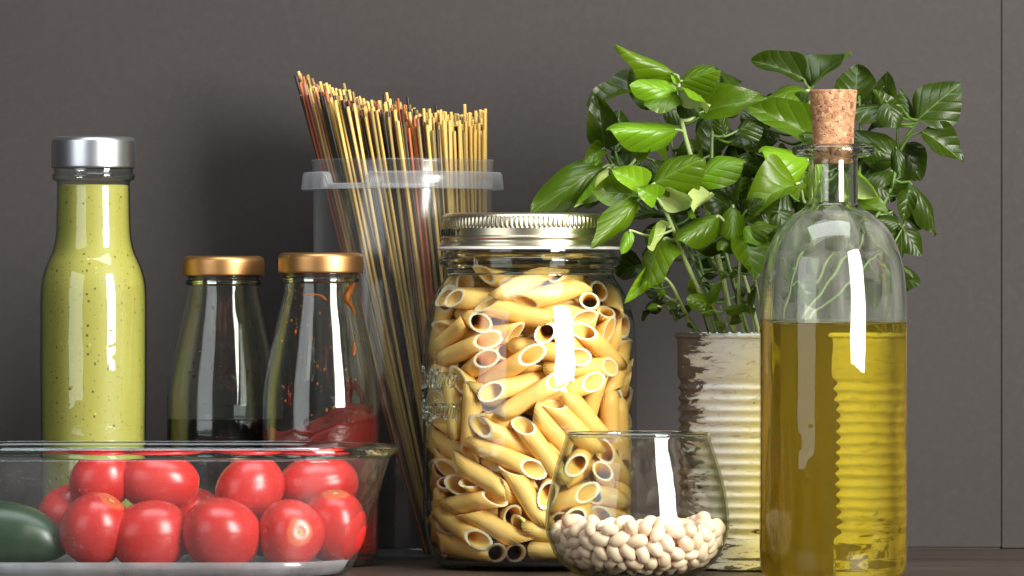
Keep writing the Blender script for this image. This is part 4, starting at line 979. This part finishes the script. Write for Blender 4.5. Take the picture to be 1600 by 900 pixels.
# cucumber
def mat_cuc():
    t = NT('cucumber_skin'); v = t.obj((.25, 1, 1)); n = t.noise(v, 90, 4); c = t.mix(n, (.008, .026, .010), (.022, .058, .020))
    p = t.prin(Base_Color=c, Roughness=.32); t.l(t.bump(n, .15, .001), p.inputs['Normal']); return t.done(p)
M['cuc'] = mat_cuc()
cpts = [P(-130, 838, -.092), P(-60, 836, -.095), P(0, 834, -.097), P(40, 838, -.098), P(70, 846, -.099), P(92, 854, -.099), P(103, 858, -.099), P(107, 860, -.099)]
crs = [38, 52, 54, 48, 37, 23, 11, 2]
cps = crom([p-cpts[0] for p in cpts], 5); rr = []
for i in range(len(cps)):
    t = i/5; k = min(int(t), len(crs)-2); rr.append((crs[k]+(crs[k+1]-crs[k])*(t-k))*S(-.1)*.98)
me = tube(cps, rr, 28)
o = mesh_obj('cucumber', me, M['cuc'], loc=cpts[0]); tag(o, 'dark green cucumber end lying at the left of the glass bowl', 'cucumber')

# ------------------------------------------------------------------ bean tumbler
vy = -.11; vcx = 996
CUP = empty('glass_tumbler', (X(vcx, vy), vy, 0)); tag(CUP, 'round stemless glass half filled with cream beans in front of the penne jar', 'glass')
vout = [(.020, .0006), (.024, .0), (.028, .0010), (.0345, .0052), (.0405, .0115), (.0440, .0195)]+pxprof([(826, 144), (800, 143), (770, 138.5), (740, 131.5), (715, 124), (697, 117.5), (684, 113), (679, 112)], vy)
prv, vin = shell(vout, .0011, .0022)
mesh_obj('glass_wall', lathe(prv, 96), M['clear_cup'], CUP)
sv = S(vy)
zrv = Z(679, vy)
mesh_obj('glass_rim', lathe(smooth_prof([(110.2*sv, zrv-.0006), (112.6*sv, zrv-.0007), (113.2*sv, zrv+.0002), (112.2*sv, zrv+.0010), (110.6*sv, zrv+.0008), (109.6*sv, zrv)], 3), 96, closed=True), M['glass_rim'], CUP)
def mat_bean():
    t = NT('cream_bean'); v = t.obj(); n = t.noise(v, 160, 3); oi = t.n('ShaderNodeObjectInfo')
    f = t.math('ADD', t.math('MULTIPLY', n, .5), t.math('MULTIPLY', oi.outputs['Random'], .5))
    c = t.mix(f, (.82, .575, .40), (.91, .73, .56)); p = t.prin(Base_Color=c, Roughness=.42)
    p.inputs['Subsurface Weight'].default_value = .5; p.inputs['Subsurface Scale'].default_value = .004; p.inputs['Subsurface Radius'].default_value = (1, .7, .5)
    t.l(t.bump(n, .1, .0006), p.inputs['Normal']); return t.done(p)
M['bean'] = mat_bean()
def bean_mesh(k):
    bm = bmesh.new(); bmesh.ops.create_icosphere(bm, subdivisions=3, radius=1)
    for v in bm.verts:
        x, y, z = v.co
        tp = 1-.16*x*(1, .4, -.6)[k]                       # one end blunter
        dent = .12*math.exp(-((x/.35)**2+((y-1)/.6)**2))*(1, 1.5, .6)[k]
        nip = .10*max(0, x-.9)*6*(1 if k == 0 else .2)
        v.co = Vector(((x+nip*.1)*.0051, (y*tp-dent)*.0034, z*tp*.0033))
    me = bpy.data.meshes.new('bean'); bm.to_mesh(me); bm.free(); me.materials.append(M['bean'])
    me.polygons.foreach_set('use_smooth', [True]*len(me.polygons)); return me
BM = [bean_mesh(k) for k in range(3)]
BEAN = '-35 -384 267 447 -403 237 -763 108;-144 -379 260 922 -350 43 -159 89;-88 -355 276 544 655 513 -110 87;31 -377 259 325 649 677 -121 100;88 -391 241 475 -157 865 -39 98;115 -331 284 935 151 -200 253 100;174 -358 252 27 229 -739 633 108;-175 -322 273 298 -388 668 -560 90;-235 -319 264 675 55 427 -599 95;45 -303 282 781 469 -96 401 110;-95 -379 215 194 -99 896 388 107;248 -299 254 655 146 30 741 103;-10 -392 204 14 129 714 -688 102;176 -299 262 527 845 -25 -87 85;-338 -198 293 303 -452 612 -574 101;-52 -300 263 174 -341 -796 469 101;-293 -257 257 199 949 34 244 103;-179 -345 213 53 -68 -938 -337 112;137 -361 193 507 704 360 -343 104;-121 -298 239 74 800 -593 -42 110;335 -186 274 379 -900 214 33 108;320 -238 237 432 -212 -476 -736 102;112 -266 257 477 -711 -473 211 108;-248 -297 203 335 -350 -829 -280 112;75 -368 170 641 -640 325 270 106;-5 -326 205 263 686 -223 641 110;226 -311 191 157 -851 -252 434 109;67 -310 211 881 217 300 293 105;-330 -209 236 59 315 -947 -25 90;185 -237 249 760 -537 249 -269 110;-75 -320 194 117 480 536 -684 97;-184 -276 215 743 254 619 9 105;282 -271 198 545 507 -629 226 97;251 -223 239 371 185 -355 838 90;152 -291 206 284 83 -390 -872 109;29 -268 234 300 -114 415 -851 87;-53 -367 151 874 167 456 23 101;-151 -220 246 989 144 -8 10 108;-32 -264 220 569 312 21 -761 89;-306 -242 192 254 -833 427 -241 94;-269 -159 256 803 -160 407 404 106;-116 -347 145 39 -888 -190 417 108;-238 -212 227 176 -306 915 -195 110;17 -361 138 701 -365 307 531 103;-333 -133 251 706 633 302 95 103;362 -138 233 200 206 846 -450 110;-181 -323 145 278 -217 -618 -703 98;-132 -291 176 600 623 423 271 92;83 -202 252 27 -339 921 -192 106;304 -113 263 336 -31 940 -41 104;286 -176 226 363 -227 -878 216 101;349 -186 195 757 -360 -441 -321 83;-86 -251 203 643 100 753 97 89;51 -314 153 956 -274 -27 -105 84;185 -310 140 269 443 -802 -296 105;-352 -173 197 534 -227 -735 351 92;208 -169 233 13 -298 928 222 98;-262 -271 147 40 -289 -685 -668 84;12 -214 226 35 -75 -819 -567 86;207 -245 177 639 244 541 -490 93;-385 -111 218 373 556 733 118 89;84 -237 196 43 -139 572 807 109;10 -260 181 579 -89 -307 750 96;102 -280 158 171 -72 818 544 82;396 -18 258 637 548 526 132 108;-220 -241 167 747 169 630 127 93;-40 -283 158 407 240 32 881 95;249 -204 186 488 -351 -749 278 88;-85 -184 232 667 -471 407 -410 107;30 -163 254 425 -883 -198 -6 93;120 -319 118 304 632 -663 261 107;146 -137 251 787 16 585 -197 111;136 -193 210 823 -439 131 -335 85;-291 -168 191 586 -678 116 -429 95;305 -216 155 568 211 795 -22 105;252 -263 134 254 114 -233 -932 87;-238 -94 252 365 -903 158 -160 112;323 44 298 568 -642 334 -392 100;-327 -65 240 541 -824 -160 56 109;-171 -155 224 13 49 976 212 90;315 -52 247 69 95 -788 605 96;-338 2 267 721 -89 -174 -665 102;381 -77 211 360 630 287 -625 110;-281 -213 147 37 -941 -66 -329 100;-130 -204 186 259 694 -501 -448 98;-190 -193 181 886 161 159 -404 86;308 -150 177 111 669 -493 -545 83;-162 -240 143 685 -210 -173 -676 90;-17 -315 97 307 76 -548 -774 105;-198 -273 111 530 661 430 -311 95;358 -136 164 288 543 -325 -719 87;247 -80 230 189 -604 -202 -748 96;256 -130 196 140 -925 -321 149 83;184 -183 178 207 -193 -513 810 90;-386 -39 208 300 203 -932 14 104;145 -231 147 395 620 -609 299 111;-45 -213 173 293 -524 302 741 108;-160 -87 247 333 -460 -764 306 109;-79 -294 103 129 -738 273 604 93;-295 -102 195 830 -547 -100 34 100;-106 -247 136 873 203 -171 410 85;320 9 246 146 -97 608 -774 98;23 -266 125 555 780 -224 182 83;-360 -116 165 240 -401 -750 467 94;-396 24 229 382 -583 13 717 108;315 -87 195 339 132 -883 297 97;-137 -290 95 97 -588 -630 499 92;58 -302 93 6 711 -652 263 104;361 67 257 662 -656 67 -357 96;78 -148 209 8 -936 -292 -198 107;-35 -157 205 521 -723 230 -391 86;-366 77 255 242 -336 -910 29 93;-326 -166 135 788 180 354 471 89;193 -119 198 207 429 -19 -879 102;-239 -233 105 84 312 -814 483 88;198 -258 95 2 -207 701 683 86;25 -193 168 649 629 101 -416 106;-232 -160 157 393 -316 850 -153 84;217 -208 127 78 -986 96 -109 103;374 -13 194 3 -266 -471 -841 104;-198 -100 198 434 763 468 101 97;139 -28 259 282 921 257 72 99;248 -156 147 114 -259 -441 852 95;-39 -254 108 459 225 -494 703 86;15 -127 211 135 -677 546 474 92;-316 -6 212 968 -196 -106 -113 91;-23 -73 253 640 212 -132 -727 111;-234 29 250 371 -64 124 -918 93;75 -233 116 81 816 -92 565 104;-330 -59 174 317 -550 706 315 82;198 -45 219 456 333 -88 -821 98;-94 -90 219 61 258 194 -945 101;-299 64 241 328 -522 -477 626 104;391 44 203 673 -35 706 219 93;-277 -128 144 36 -566 -159 808 83;-90 -143 179 424 -662 -501 362 89;275 82 254 76 57 -623 776 107;-247 -49 199 940 -221 253 -52 103;281 -28 199 985 129 112 -6 103;316 -148 118 741 -2 -254 -622 87;-153 -137 168 869 -15 -274 411 110;192 35 257 527 -665 437 -299 111;-196 -185 123 386 -644 -528 397 85;103 -173 150 75 -223 658 715 110;125 -249 82 127 364 779 -494 92;259 26 225 191 -909 -269 254 93;133 -71 209 716 -114 517 456 105;350 -89 132 282 -269 890 237 92;-115 -184 127 1 145 -82 -986 109;331 49 205 451 -801 382 94 85;-375 -43 145 466 -472 -544 514 84;270 -176 95 687 97 -267 -669 94;-385 98 207 233 -508 817 -145 85;280 -93 142 187 -615 -645 413 105;-179 -219 82 865 258 -349 -251 84;-259 -173 96 958 202 163 -119 109;-4 -208 109 801 530 -109 -256 99;133 -114 165 243 -900 -8 363 91;-199 -5 211 499 -322 -157 789 101;333 -34 154 768 -407 -109 -482 86;15 -254 69 130 958 239 90 82;165 -160 122 175 -841 -338 -385 89;-35 -153 147 629 768 -62 105 96;-103 -232 77 18 966 -255 46 111;97 28 253 709 -659 247 -42 99;31 -55 223 459 369 -218 -778 87;-327 -100 113 775 -449 434 -97 92;-341 61 192 643 429 526 355 99;-380 25 162 210 667 709 -93 85;-36 -92 191 54 370 -817 -439 86;-260 26 197 727 172 -96 -658 96;232 -49 164 32 -278 539 -794 84;-277 -61 143 888 -94 -59 446 102;-322 -11 155 713 693 11 -107 89;-134 -35 199 422 846 299 129 108;162 -205 74 123 886 -376 243 90;-213 -102 132 731 -599 245 217 112;74 -77 184 699 102 59 -706 102;84 -18 220 166 -296 -855 392 85;207 -96 136 199 89 -572 791 101;-155 44 225 760 -407 -187 -472 108;156 8 206 718 -36 -78 691 100;296 23 166 47 -183 -930 -316 98;-227 80 212 430 855 -228 -179 92;221 12 181 452 -352 429 -699 96;364 24 142 400 449 381 702 97;14 -104 158 134 -132 357 -915 88;211 -151 81 740 219 78 631 110;37 -157 108 464 834 103 -281 102;140 85 228 415 -30 -727 -546 107;-3 31 241 163 504 844 86 107;-34 -215 58 238 798 551 -54 87;-189 -46 149 739 149 -624 206 85;-79 -56 174 583 767 -90 253 86;-66 -11 205 223 788 173 -547 83;367 93 157 151 -752 -35 -641 90;-140 -132 102 91 -247 -545 -796 86;249 82 184 132 -947 256 -142 99;-57 -165 85 844 302 103 432 103;266 -102 82 300 -126 148 934 92;-262 -99 84 267 860 -410 -147 104;-320 -39 100 69 -953 25 293 101;-296 47 150 176 819 -537 -99 92;314 -51 95 146 232 -246 -930 97;166 -38 147 810 216 -477 265 105;118 -126 102 265 123 -158 -943 102;97 -180 65 329 504 796 -63 98;-192 -145 71 369 -788 432 -238 102;-140 -77 130 577 -454 -592 -332 103;32 -195 59 170 950 -263 -2 94;-295 120 278 176 184 -725 640 104;-10 -20 200 393 680 616 59 93;-75 -101 124 86 400 -83 -909 111;270 -13 122 901 -102 -148 -395 94;-235 6 141 346 279 896 -10 106;47 52 214 254 399 706 527 88;-122 -169 57 771 606 -44 -193 85;111 -16 162 336 -685 -218 -609 89;58 -103 116 545 745 -314 222 87;303 142 275 377 -89 -552 738 107;-336 25 111 213 -482 -691 -495 95;-165 19 160 378 -51 -283 880 102;-351 84 131 266 260 -856 360 87;106 41 184 484 297 -518 639 96;213 -47 106 946 211 -187 161 88;179 59 166 541 167 191 -802 103;107 -65 123 171 -687 228 -668 99;-243 75 150 252 386 877 -137 98;-53 70 199 465 538 703 -8 89;-98 32 175 504 -312 -798 110 108;155 -138 57 43 -444 880 -165 88;204 113 246 818 216 481 -229 110;-241 -36 95 139 940 -188 250 95;322 70 121 727 -508 346 307 93;-61 165 271 152 -127 642 -740 109;316 16 97 386 790 -457 136 96;48 -8 167 570 686 209 401 108;-23 -48 145 877 343 -323 -88 104;-5 -99 105 575 -153 81 -799 94;245 53 131 38 139 153 978 96;-223 144 254 176 519 -438 -713 103;-336 192 275 461 -216 -461 727 110;-153 91 165 3 -912 409 18 103;202 9 115 469 152 864 104 93;-341 128 237 93 431 54 896 91;259 -34 71 106 556 -801 -196 82;384 109 223 205 -844 476 136 91;-96 -124 56 342 -158 -630 679 83;205 -80 58 828 -377 -168 380 84;72 107 220 866 294 276 -295 100;24 182 257 572 -109 65 -811 94;-98 -28 120 288 -217 -922 -140 102;-39 20 162 70 -682 -682 -254 82;-156 -98 57 586 552 -301 -511 86;9 -131 57 290 -144 367 -872 93;124 95 162 416 -643 641 52 96;-208 -67 61 268 571 -771 89 87;14 46 169 253 485 -704 -453 85;-117 101 211 153 -918 -159 330 90;-162 -28 95 33 -612 535 582 96;-179 120 218 55 -777 625 -49 88;-50 126 220 317 296 797 -420 99;-296 68 95 687 -701 -157 -111 91;-273 19 79 346 140 -486 -791 89;145 -70 66 395 764 233 453 105;347 180 239 514 729 271 361 95;109 201 249 236 -130 280 -921 111;249 165 231 698 691 42 -184 108;139 17 113 719 -290 526 -349 100;-284 170 232 191 189 -5 -963 97;77 -98 59 338 471 -676 -455 97;64 86 156 488 -141 -396 765 95;41 -45 104 944 -180 250 -119 97;-195 47 103 42 -898 435 55 111;-86 96 148 638 -43 439 -631 101;117 146 213 254 24 -140 957 84;312 111 194 218 731 -157 -627 111;-125 36 113 767 163 261 -564 95;224 235 253 72 -90 986 122 110;-101 165 217 418 -793 -197 397 95;-49 -84 60 811 -133 131 -554 107;-78 225 244 180 351 -909 -138 102;300 219 241 202 106 -22 -973 91;271 98 89 556 748 27 361 106;-114 -55 63 406 -448 -232 762 96;76 18 114 242 -661 -708 44 99;242 34 70 969 -77 -225 -66 97;4 112 185 525 194 799 -220 108;198 -17 58 317 -945 -65 -47 92;51 165 211 252 449 -434 -740 84;179 74 104 91 145 -72 983 103;-28 69 136 654 -509 558 -36 85;-209 0 59 598 787 -82 -127 91;-301 241 244 640 -648 -20 -413 107;-213 279 263 840 60 155 -517 110;-292 114 178 158 -637 296 694 103;165 294 267 142 -534 692 -465 93;-12 177 207 241 319 -224 889 99;-174 212 224 275 -320 -801 424 91;-64 28 110 413 -733 451 -299 94;272 293 261 148 256 844 447 106;-345 192 210 647 532 377 394 100;-218 174 201 994 -97 49 5 88;-226 125 176 951 177 -141 -210 86;363 148 187 576 -166 742 -301 83;8 16 115 363 239 -807 -400 101;69 320 272 172 284 939 92 91;-23 -29 85 846 -325 193 -376 85;-144 97 105 49 164 -319 -932 92;22 -67 54 124 973 179 -72 87;172 203 209 575 -515 35 -635 101;-242 87 70 4 -767 -635 91 82;201 147 178 560 -639 -446 280 106;104 -22 60 130 -206 603 -760 99;-7 246 226 604 309 -687 -262 110;94 87 101 59 943 -312 100 99;112 271 232 277 12 -906 -319 108;53 242 216 500 579 643 41 83;34 291 240 393 -21 327 859 84;-351 135 162 681 -144 -697 -172 99;-146 19 57 506 359 460 635 89;165 33 57 237 120 -427 -864 89;83 156 168 318 630 -600 -376 88;-153 168 174 701 364 -540 -291 104;-237 237 208 186 -461 530 -687 107;-127 338 257 821 -445 -180 309 103;-30 327 250 97 45 -432 -896 100;265 140 156 371 -719 -575 -117 106;-278 174 172 674 -470 557 -118 86;17 90 101 800 -492 -78 -336 103;245 218 189 924 338 -65 -164 110;-73 -4 55 703 -700 104 74 86;-52 163 161 464 109 -172 862 101;324 196 177 386 549 -147 -726 111;-118 223 190 584 -68 -784 201 103;-157 282 219 22 718 654 -236 98;-183 84 56 223 160 553 787 83;138 177 165 502 164 511 679 97;98 37 61 335 122 785 -507 91;-270 293 219 527 579 -219 582 98;31 211 178 597 757 -215 -157 90;300 261 202 169 685 -129 -696 83;99 229 186 109 -778 -477 393 95;33 -5 58 229 -14 616 -753 101;-58 387 263 623 487 554 260 100;211 338 235 444 696 -138 -547 102;138 82 56 809 587 -23 -10 84;111 384 257 368 -218 337 839 99;-99 68 61 767 -208 242 -556 108;-92 302 215 658 -122 -76 -739 109;189 274 199 596 352 554 -461 109;334 131 126 524 288 225 -769 84;-58 245 180 500 -382 -297 718 106;150 345 227 317 427 -675 -511 90;85 332 220 152 631 591 479 89;-27 49 61 5 599 790 -129 112;207 128 117 260 -344 -858 281 88;-326 185 145 547 475 225 -652 82;-52 104 102 865 162 -105 462 87;45 144 122 202 339 -421 817 105;-215 190 144 610 -676 -245 333 99;-214 128 113 718 -560 -82 -406 111;43 62 55 59 -913 -387 114 88;130 137 116 192 66 247 948 105;-213 324 209 743 -329 572 -113 111;-288 242 166 793 -341 290 414 105;45 387 237 752 -145 57 641 96;-164 370 226 287 103 -814 -494 84;-100 154 116 241 16 -956 169 111;187 209 143 197 692 614 323 101;252 291 184 64 823 48 563 102;-294 131 101 396 -2 -792 465 104;245 195 131 430 214 -795 -371 84;-183 254 160 432 267 795 -332 99;4 194 130 732 -442 267 444 93;-30 321 190 71 -659 729 -174 99;26 277 166 416 200 264 847 96;34 333 194 924 -136 356 -11 89;294 172 113 598 350 -185 -697 91;132 313 181 248 -293 -808 447 86;284 241 143 343 221 223 885 87;74 212 126 549 -130 -565 602 110;-9 388 210 128 -588 195 -774 99;143 256 143 327 794 449 247 86;-139 219 124 877 -469 104 13 89;-119 276 151 702 494 226 -461 109;-271 191 108 442 -250 -862 16 106;-83 381 203 767 -616 152 97 107;-61 216 117 446 -88 -260 852 105;184 340 178 274 -166 -633 705 89;-8 249 132 304 -274 -354 -841 84;114 375 193 559 785 2 -266 89;195 115 62 43 91 973 -208 90;245 161 84 152 764 610 149 88;-236 290 148 629 -625 303 349 91;86 295 149 786 516 -140 -310 96;136 209 105 573 -281 -41 -769 87;-144 350 174 374 851 361 -76 101;-17 162 75 554 131 788 236 109;41 125 56 111 95 984 105 90;-157 134 60 969 165 16 -183 96;-196 185 85 734 631 -237 83 96;119 133 58 47 101 -773 625 88;-72 132 56 164 -95 -258 948 88;184 180 79 594 692 272 306 108;-28 297 137 82 960 265 -45 84;-235 240 107 115 451 510 723 88;227 250 111 8 -816 -353 -457 97;200 299 133 321 15 317 -892 86;43 384 173 316 -300 675 595 86;-78 339 149 367 635 663 151 104;-179 312 132 217 510 88 828 92;-128 190 66 429 -774 464 -41 100;92 355 145 157 -388 -299 -858 88;45 276 105 518 -584 615 -115 93;112 187 59 878 -473 -69 11 87;-180 249 90 474 411 239 741 90;143 323 126 234 220 -104 -941 94;40 202 65 426 -662 524 -326 110;161 270 92 150 922 -357 -18 92;-71 207 58 746 -55 141 -648 86;-18 361 135 216 -495 712 448 97;-125 322 114 30 651 406 641 82;97 248 77 124 835 427 323 95;-126 259 81 444 -754 481 -59 86;-22 246 74 234 598 708 292 101;36 348 119 244 351 -351 -833 85;-71 297 93 753 -146 -206 608 105;83 317 96 581 0 -476 660 85;-5 310 87 181 -212 -953 122 82'
vl = CUP.location
rest = bmesh.new()
for i, row in enumerate(BEAN.split(';')):
    q = [float(c) for c in row.split()]
    if i >= 300:             # deep in the heap, out of sight
        s = q[7]/100
        mt = Matrix.LocRotScale(Vector((vl.x+q[0]*1e-4, vl.y+q[1]*1e-4, q[2]*1e-4)), Quaternion([c*1e-3 for c in q[3:7]]), Vector((.0047*s, .0033*s, .0032*s)))
        bmesh.ops.create_icosphere(rest, subdivisions=2, radius=1, matrix=mt); continue
    o = bpy.data.objects.new('bean', BM[i % 3]); COL.objects.link(o)
    o.location = (vl.x+q[0]*1e-4, vl.y+q[1]*1e-4, q[2]*1e-4); o.rotation_mode = 'QUATERNION'; o.rotation_quaternion = [c*1e-3 for c in q[3:7]]
    s = q[7]/100*1.02; o.scale = (s, s, s)
    side = 'left' if q[0] < -150 else 'right' if q[0] > 150 else 'middle'
    dp = 'on top of the heap' if q[2] > 245 else 'against the front glass' if q[1] < -190 else 'buried in the heap'
    tag(o, 'small cream bean %s, %s part of the round stemless glass' % (dp, side), 'bean', 'cream beans %s %s' % (dp, side))

rme = bpy.data.meshes.new('buried_beans'); rest.to_mesh(rme); rest.free()
o = mesh_obj('buried_beans', rme, M['bean']); tag(o, 'mass of cream beans buried deep inside the heap in the glass', 'beans', kind='stuff')

# ------------------------------------------------------------------ olive oil bottle
oy = -.10; ocx = 1302
OIL = empty('oil_bottle', (X(ocx, oy), oy, 0)); tag(OIL, 'clear glass bottle of golden olive oil with a cork stopper', 'bottle')
so_ = S(oy); zo = lambda py: Z(py, oy)
# outer wall, then the inner wall down to the oil level: below it oil and glass bend light alike
oo = [(.020, .0012), (.026, .0), (.0325, .0008), (.0357, .0040), (.0364, .010)]+pxprof([(840, 115.5), (700, 115), (600, 115), (520, 115), (470, 114.6), (440, 113), (415, 109.5), (392, 103), (370, 93.5), (352, 81), (338, 66), (329, 52), (323, 44), (318, 40), (312, 38.6), (290, 38.4), (262, 38.2), (250, 38.2)], oy)
oo = smooth_prof(oo, 4)
collar_p = smooth_prof([(247, 39), (246, 47), (244.5, 57), (240.5, 63), (235, 65), (229.5, 63), (226.5, 57), (225, 46), (225.5, 38), (226, 33)], 3)
collar_p = [(r*so_, zo(py)) for py, r in collar_p]
inn = pxprof([(226, 32), (240, 31.5), (262, 32), (300, 32), (318, 33), (328, 42), (338, 57), (350, 71), (368, 85), (392, 97), (415, 103.5), (440, 107), (470, 108.8), (497, 109.2), (500, 109.6), (503, 111)], oy)
inn = smooth_prof(inn, 3)
zl_ = inn[-1][1]
pro = [(0, .004), (.010, .0034)]+oo+collar_p+inn+[(inn[-1][0]*.97, zl_-.0007), (inn[-1][0]*.9, zl_-.0009), (0, zl_-.0009)]
mesh_obj('glass_body', lathe(pro, 112), M['glass_oil'], OIL)
def mat_oil():
    t = NT('olive_oil'); tr = t.n('ShaderNodeBsdfTransparent'); tr.inputs[0].default_value = (1, 1, 1, 1)
    df = t.n('ShaderNodeBsdfDiffuse'); tl = t.n('ShaderNodeBsdfTranslucent')
    for nd in (df, tl): nd.inputs[0].default_value = (.84, .62, .004, 1)
    m0 = t.n('ShaderNodeMixShader'); m0.inputs[0].default_value = .6; t.l(df.outputs[0], m0.inputs[1]); t.l(tl.outputs[0], m0.inputs[2])
    m1 = t.n('ShaderNodeMixShader'); m1.inputs[0].default_value = .27; t.l(tr.outputs[0], m1.inputs[1]); t.l(m0.outputs[0], m1.inputs[2])
    t.l(m1.outputs[0], t.out.inputs[0])
    ab = t.n('ShaderNodeVolumeAbsorption'); ab.inputs[0].default_value = (.955, .875, .02, 1); ab.inputs[1].default_value = 46
    t.l(ab.outputs[0], t.out.inputs[1]); return t.m
M['oil'] = mat_oil()
op = [(0, .0052)]+[(r-.0012, max(z, .0052)) for r, z in oo if r > .02 and .0005 < z < zl_-.0016]
op += [(op[-1][0], zl_-.0014), (0, zl_-.0014)]
o = mesh_obj('olive_oil', lathe(op, 72), M['oil'], loc=OIL.location.copy()); tag(o, 'golden olive oil filling the corked bottle to below its shoulder', 'oil')
def mat_cork():
    t = NT('cork'); v = t.obj(); 
    vo = t.n('ShaderNodeTexVoronoi'); wv = t.n('ShaderNodeVectorMath', operation='ADD'); nn = t.n('ShaderNodeTexNoise'); t.l(v, nn.inputs[0]); nn.inputs['Scale'].default_value = 300
    sc_ = t.n('ShaderNodeVectorMath', operation='SCALE'); t.l(nn.outputs['Color'], sc_.inputs[0]); sc_.inputs['Scale'].default_value = .0018
    t.l(v, wv.inputs[0]); t.l(sc_.outputs[0], wv.inputs[1])
    t.l(wv.outputs[0], vo.inputs['Vector']); vo.inputs['Scale'].default_value = 420
    se = t.n('ShaderNodeSeparateColor'); t.l(vo.outputs['Color'], se.inputs[0])
    c = t.ramp(se.outputs[0], [(0, (.25, .11, .045)), (.45, (.38, .19, .085)), (.75, (.48, .27, .135)), (.93, (.30, .13, .055)), (1, (.12, .055, .035))])
    ve = t.voro(wv.outputs[0], 420, 'DISTANCE_TO_EDGE')
    n = t.noise(t.obj((1, 1, 1.6)), 330, 4, .6, 1.5); pit = t.ramp(n, [(.58, (0, 0, 0)), (.63, (1, 1, 1))])
    edge = t.ramp(ve, [(.02, (1, 1, 1)), (.09, (0, 0, 0))])
    dk = t.math('MAXIMUM', t.math('MULTIPLY', edge, .22), t.math('MULTIPLY', pit, .95))
    c = t.mix(dk, c, (.10, .038, .026))
    p = t.prin(Base_Color=c, Roughness=.75); t.l(t.bump(t.math('SUBTRACT', 1.0, dk), .6, .0008), p.inputs['Normal']); return t.done(p)
M['cork'] = mat_cork()
ck = [(256, 0), (256, 29.5), (254, 30.6), (225, 31.6), (223, 31.8), (190, 33.6), (160, 36), (144, 37.4), (141.5, 37), (140.5, 35.5), (140.5, 0)]
ckm = lathe([(r*so_, zo(py)) for py, r in ck], 64)
for v in ckm.vertices:
    nz = noise.noise(v.co*420)*.00025
    rr_ = math.hypot(v.co.x, v.co.y)
    if rr_ > .002 and v.co.z > zo(226): v.co.x *= 1+nz/rr_; v.co.y *= 1+nz/rr_
mesh_obj('cork', ckm, M['cork'], OIL)
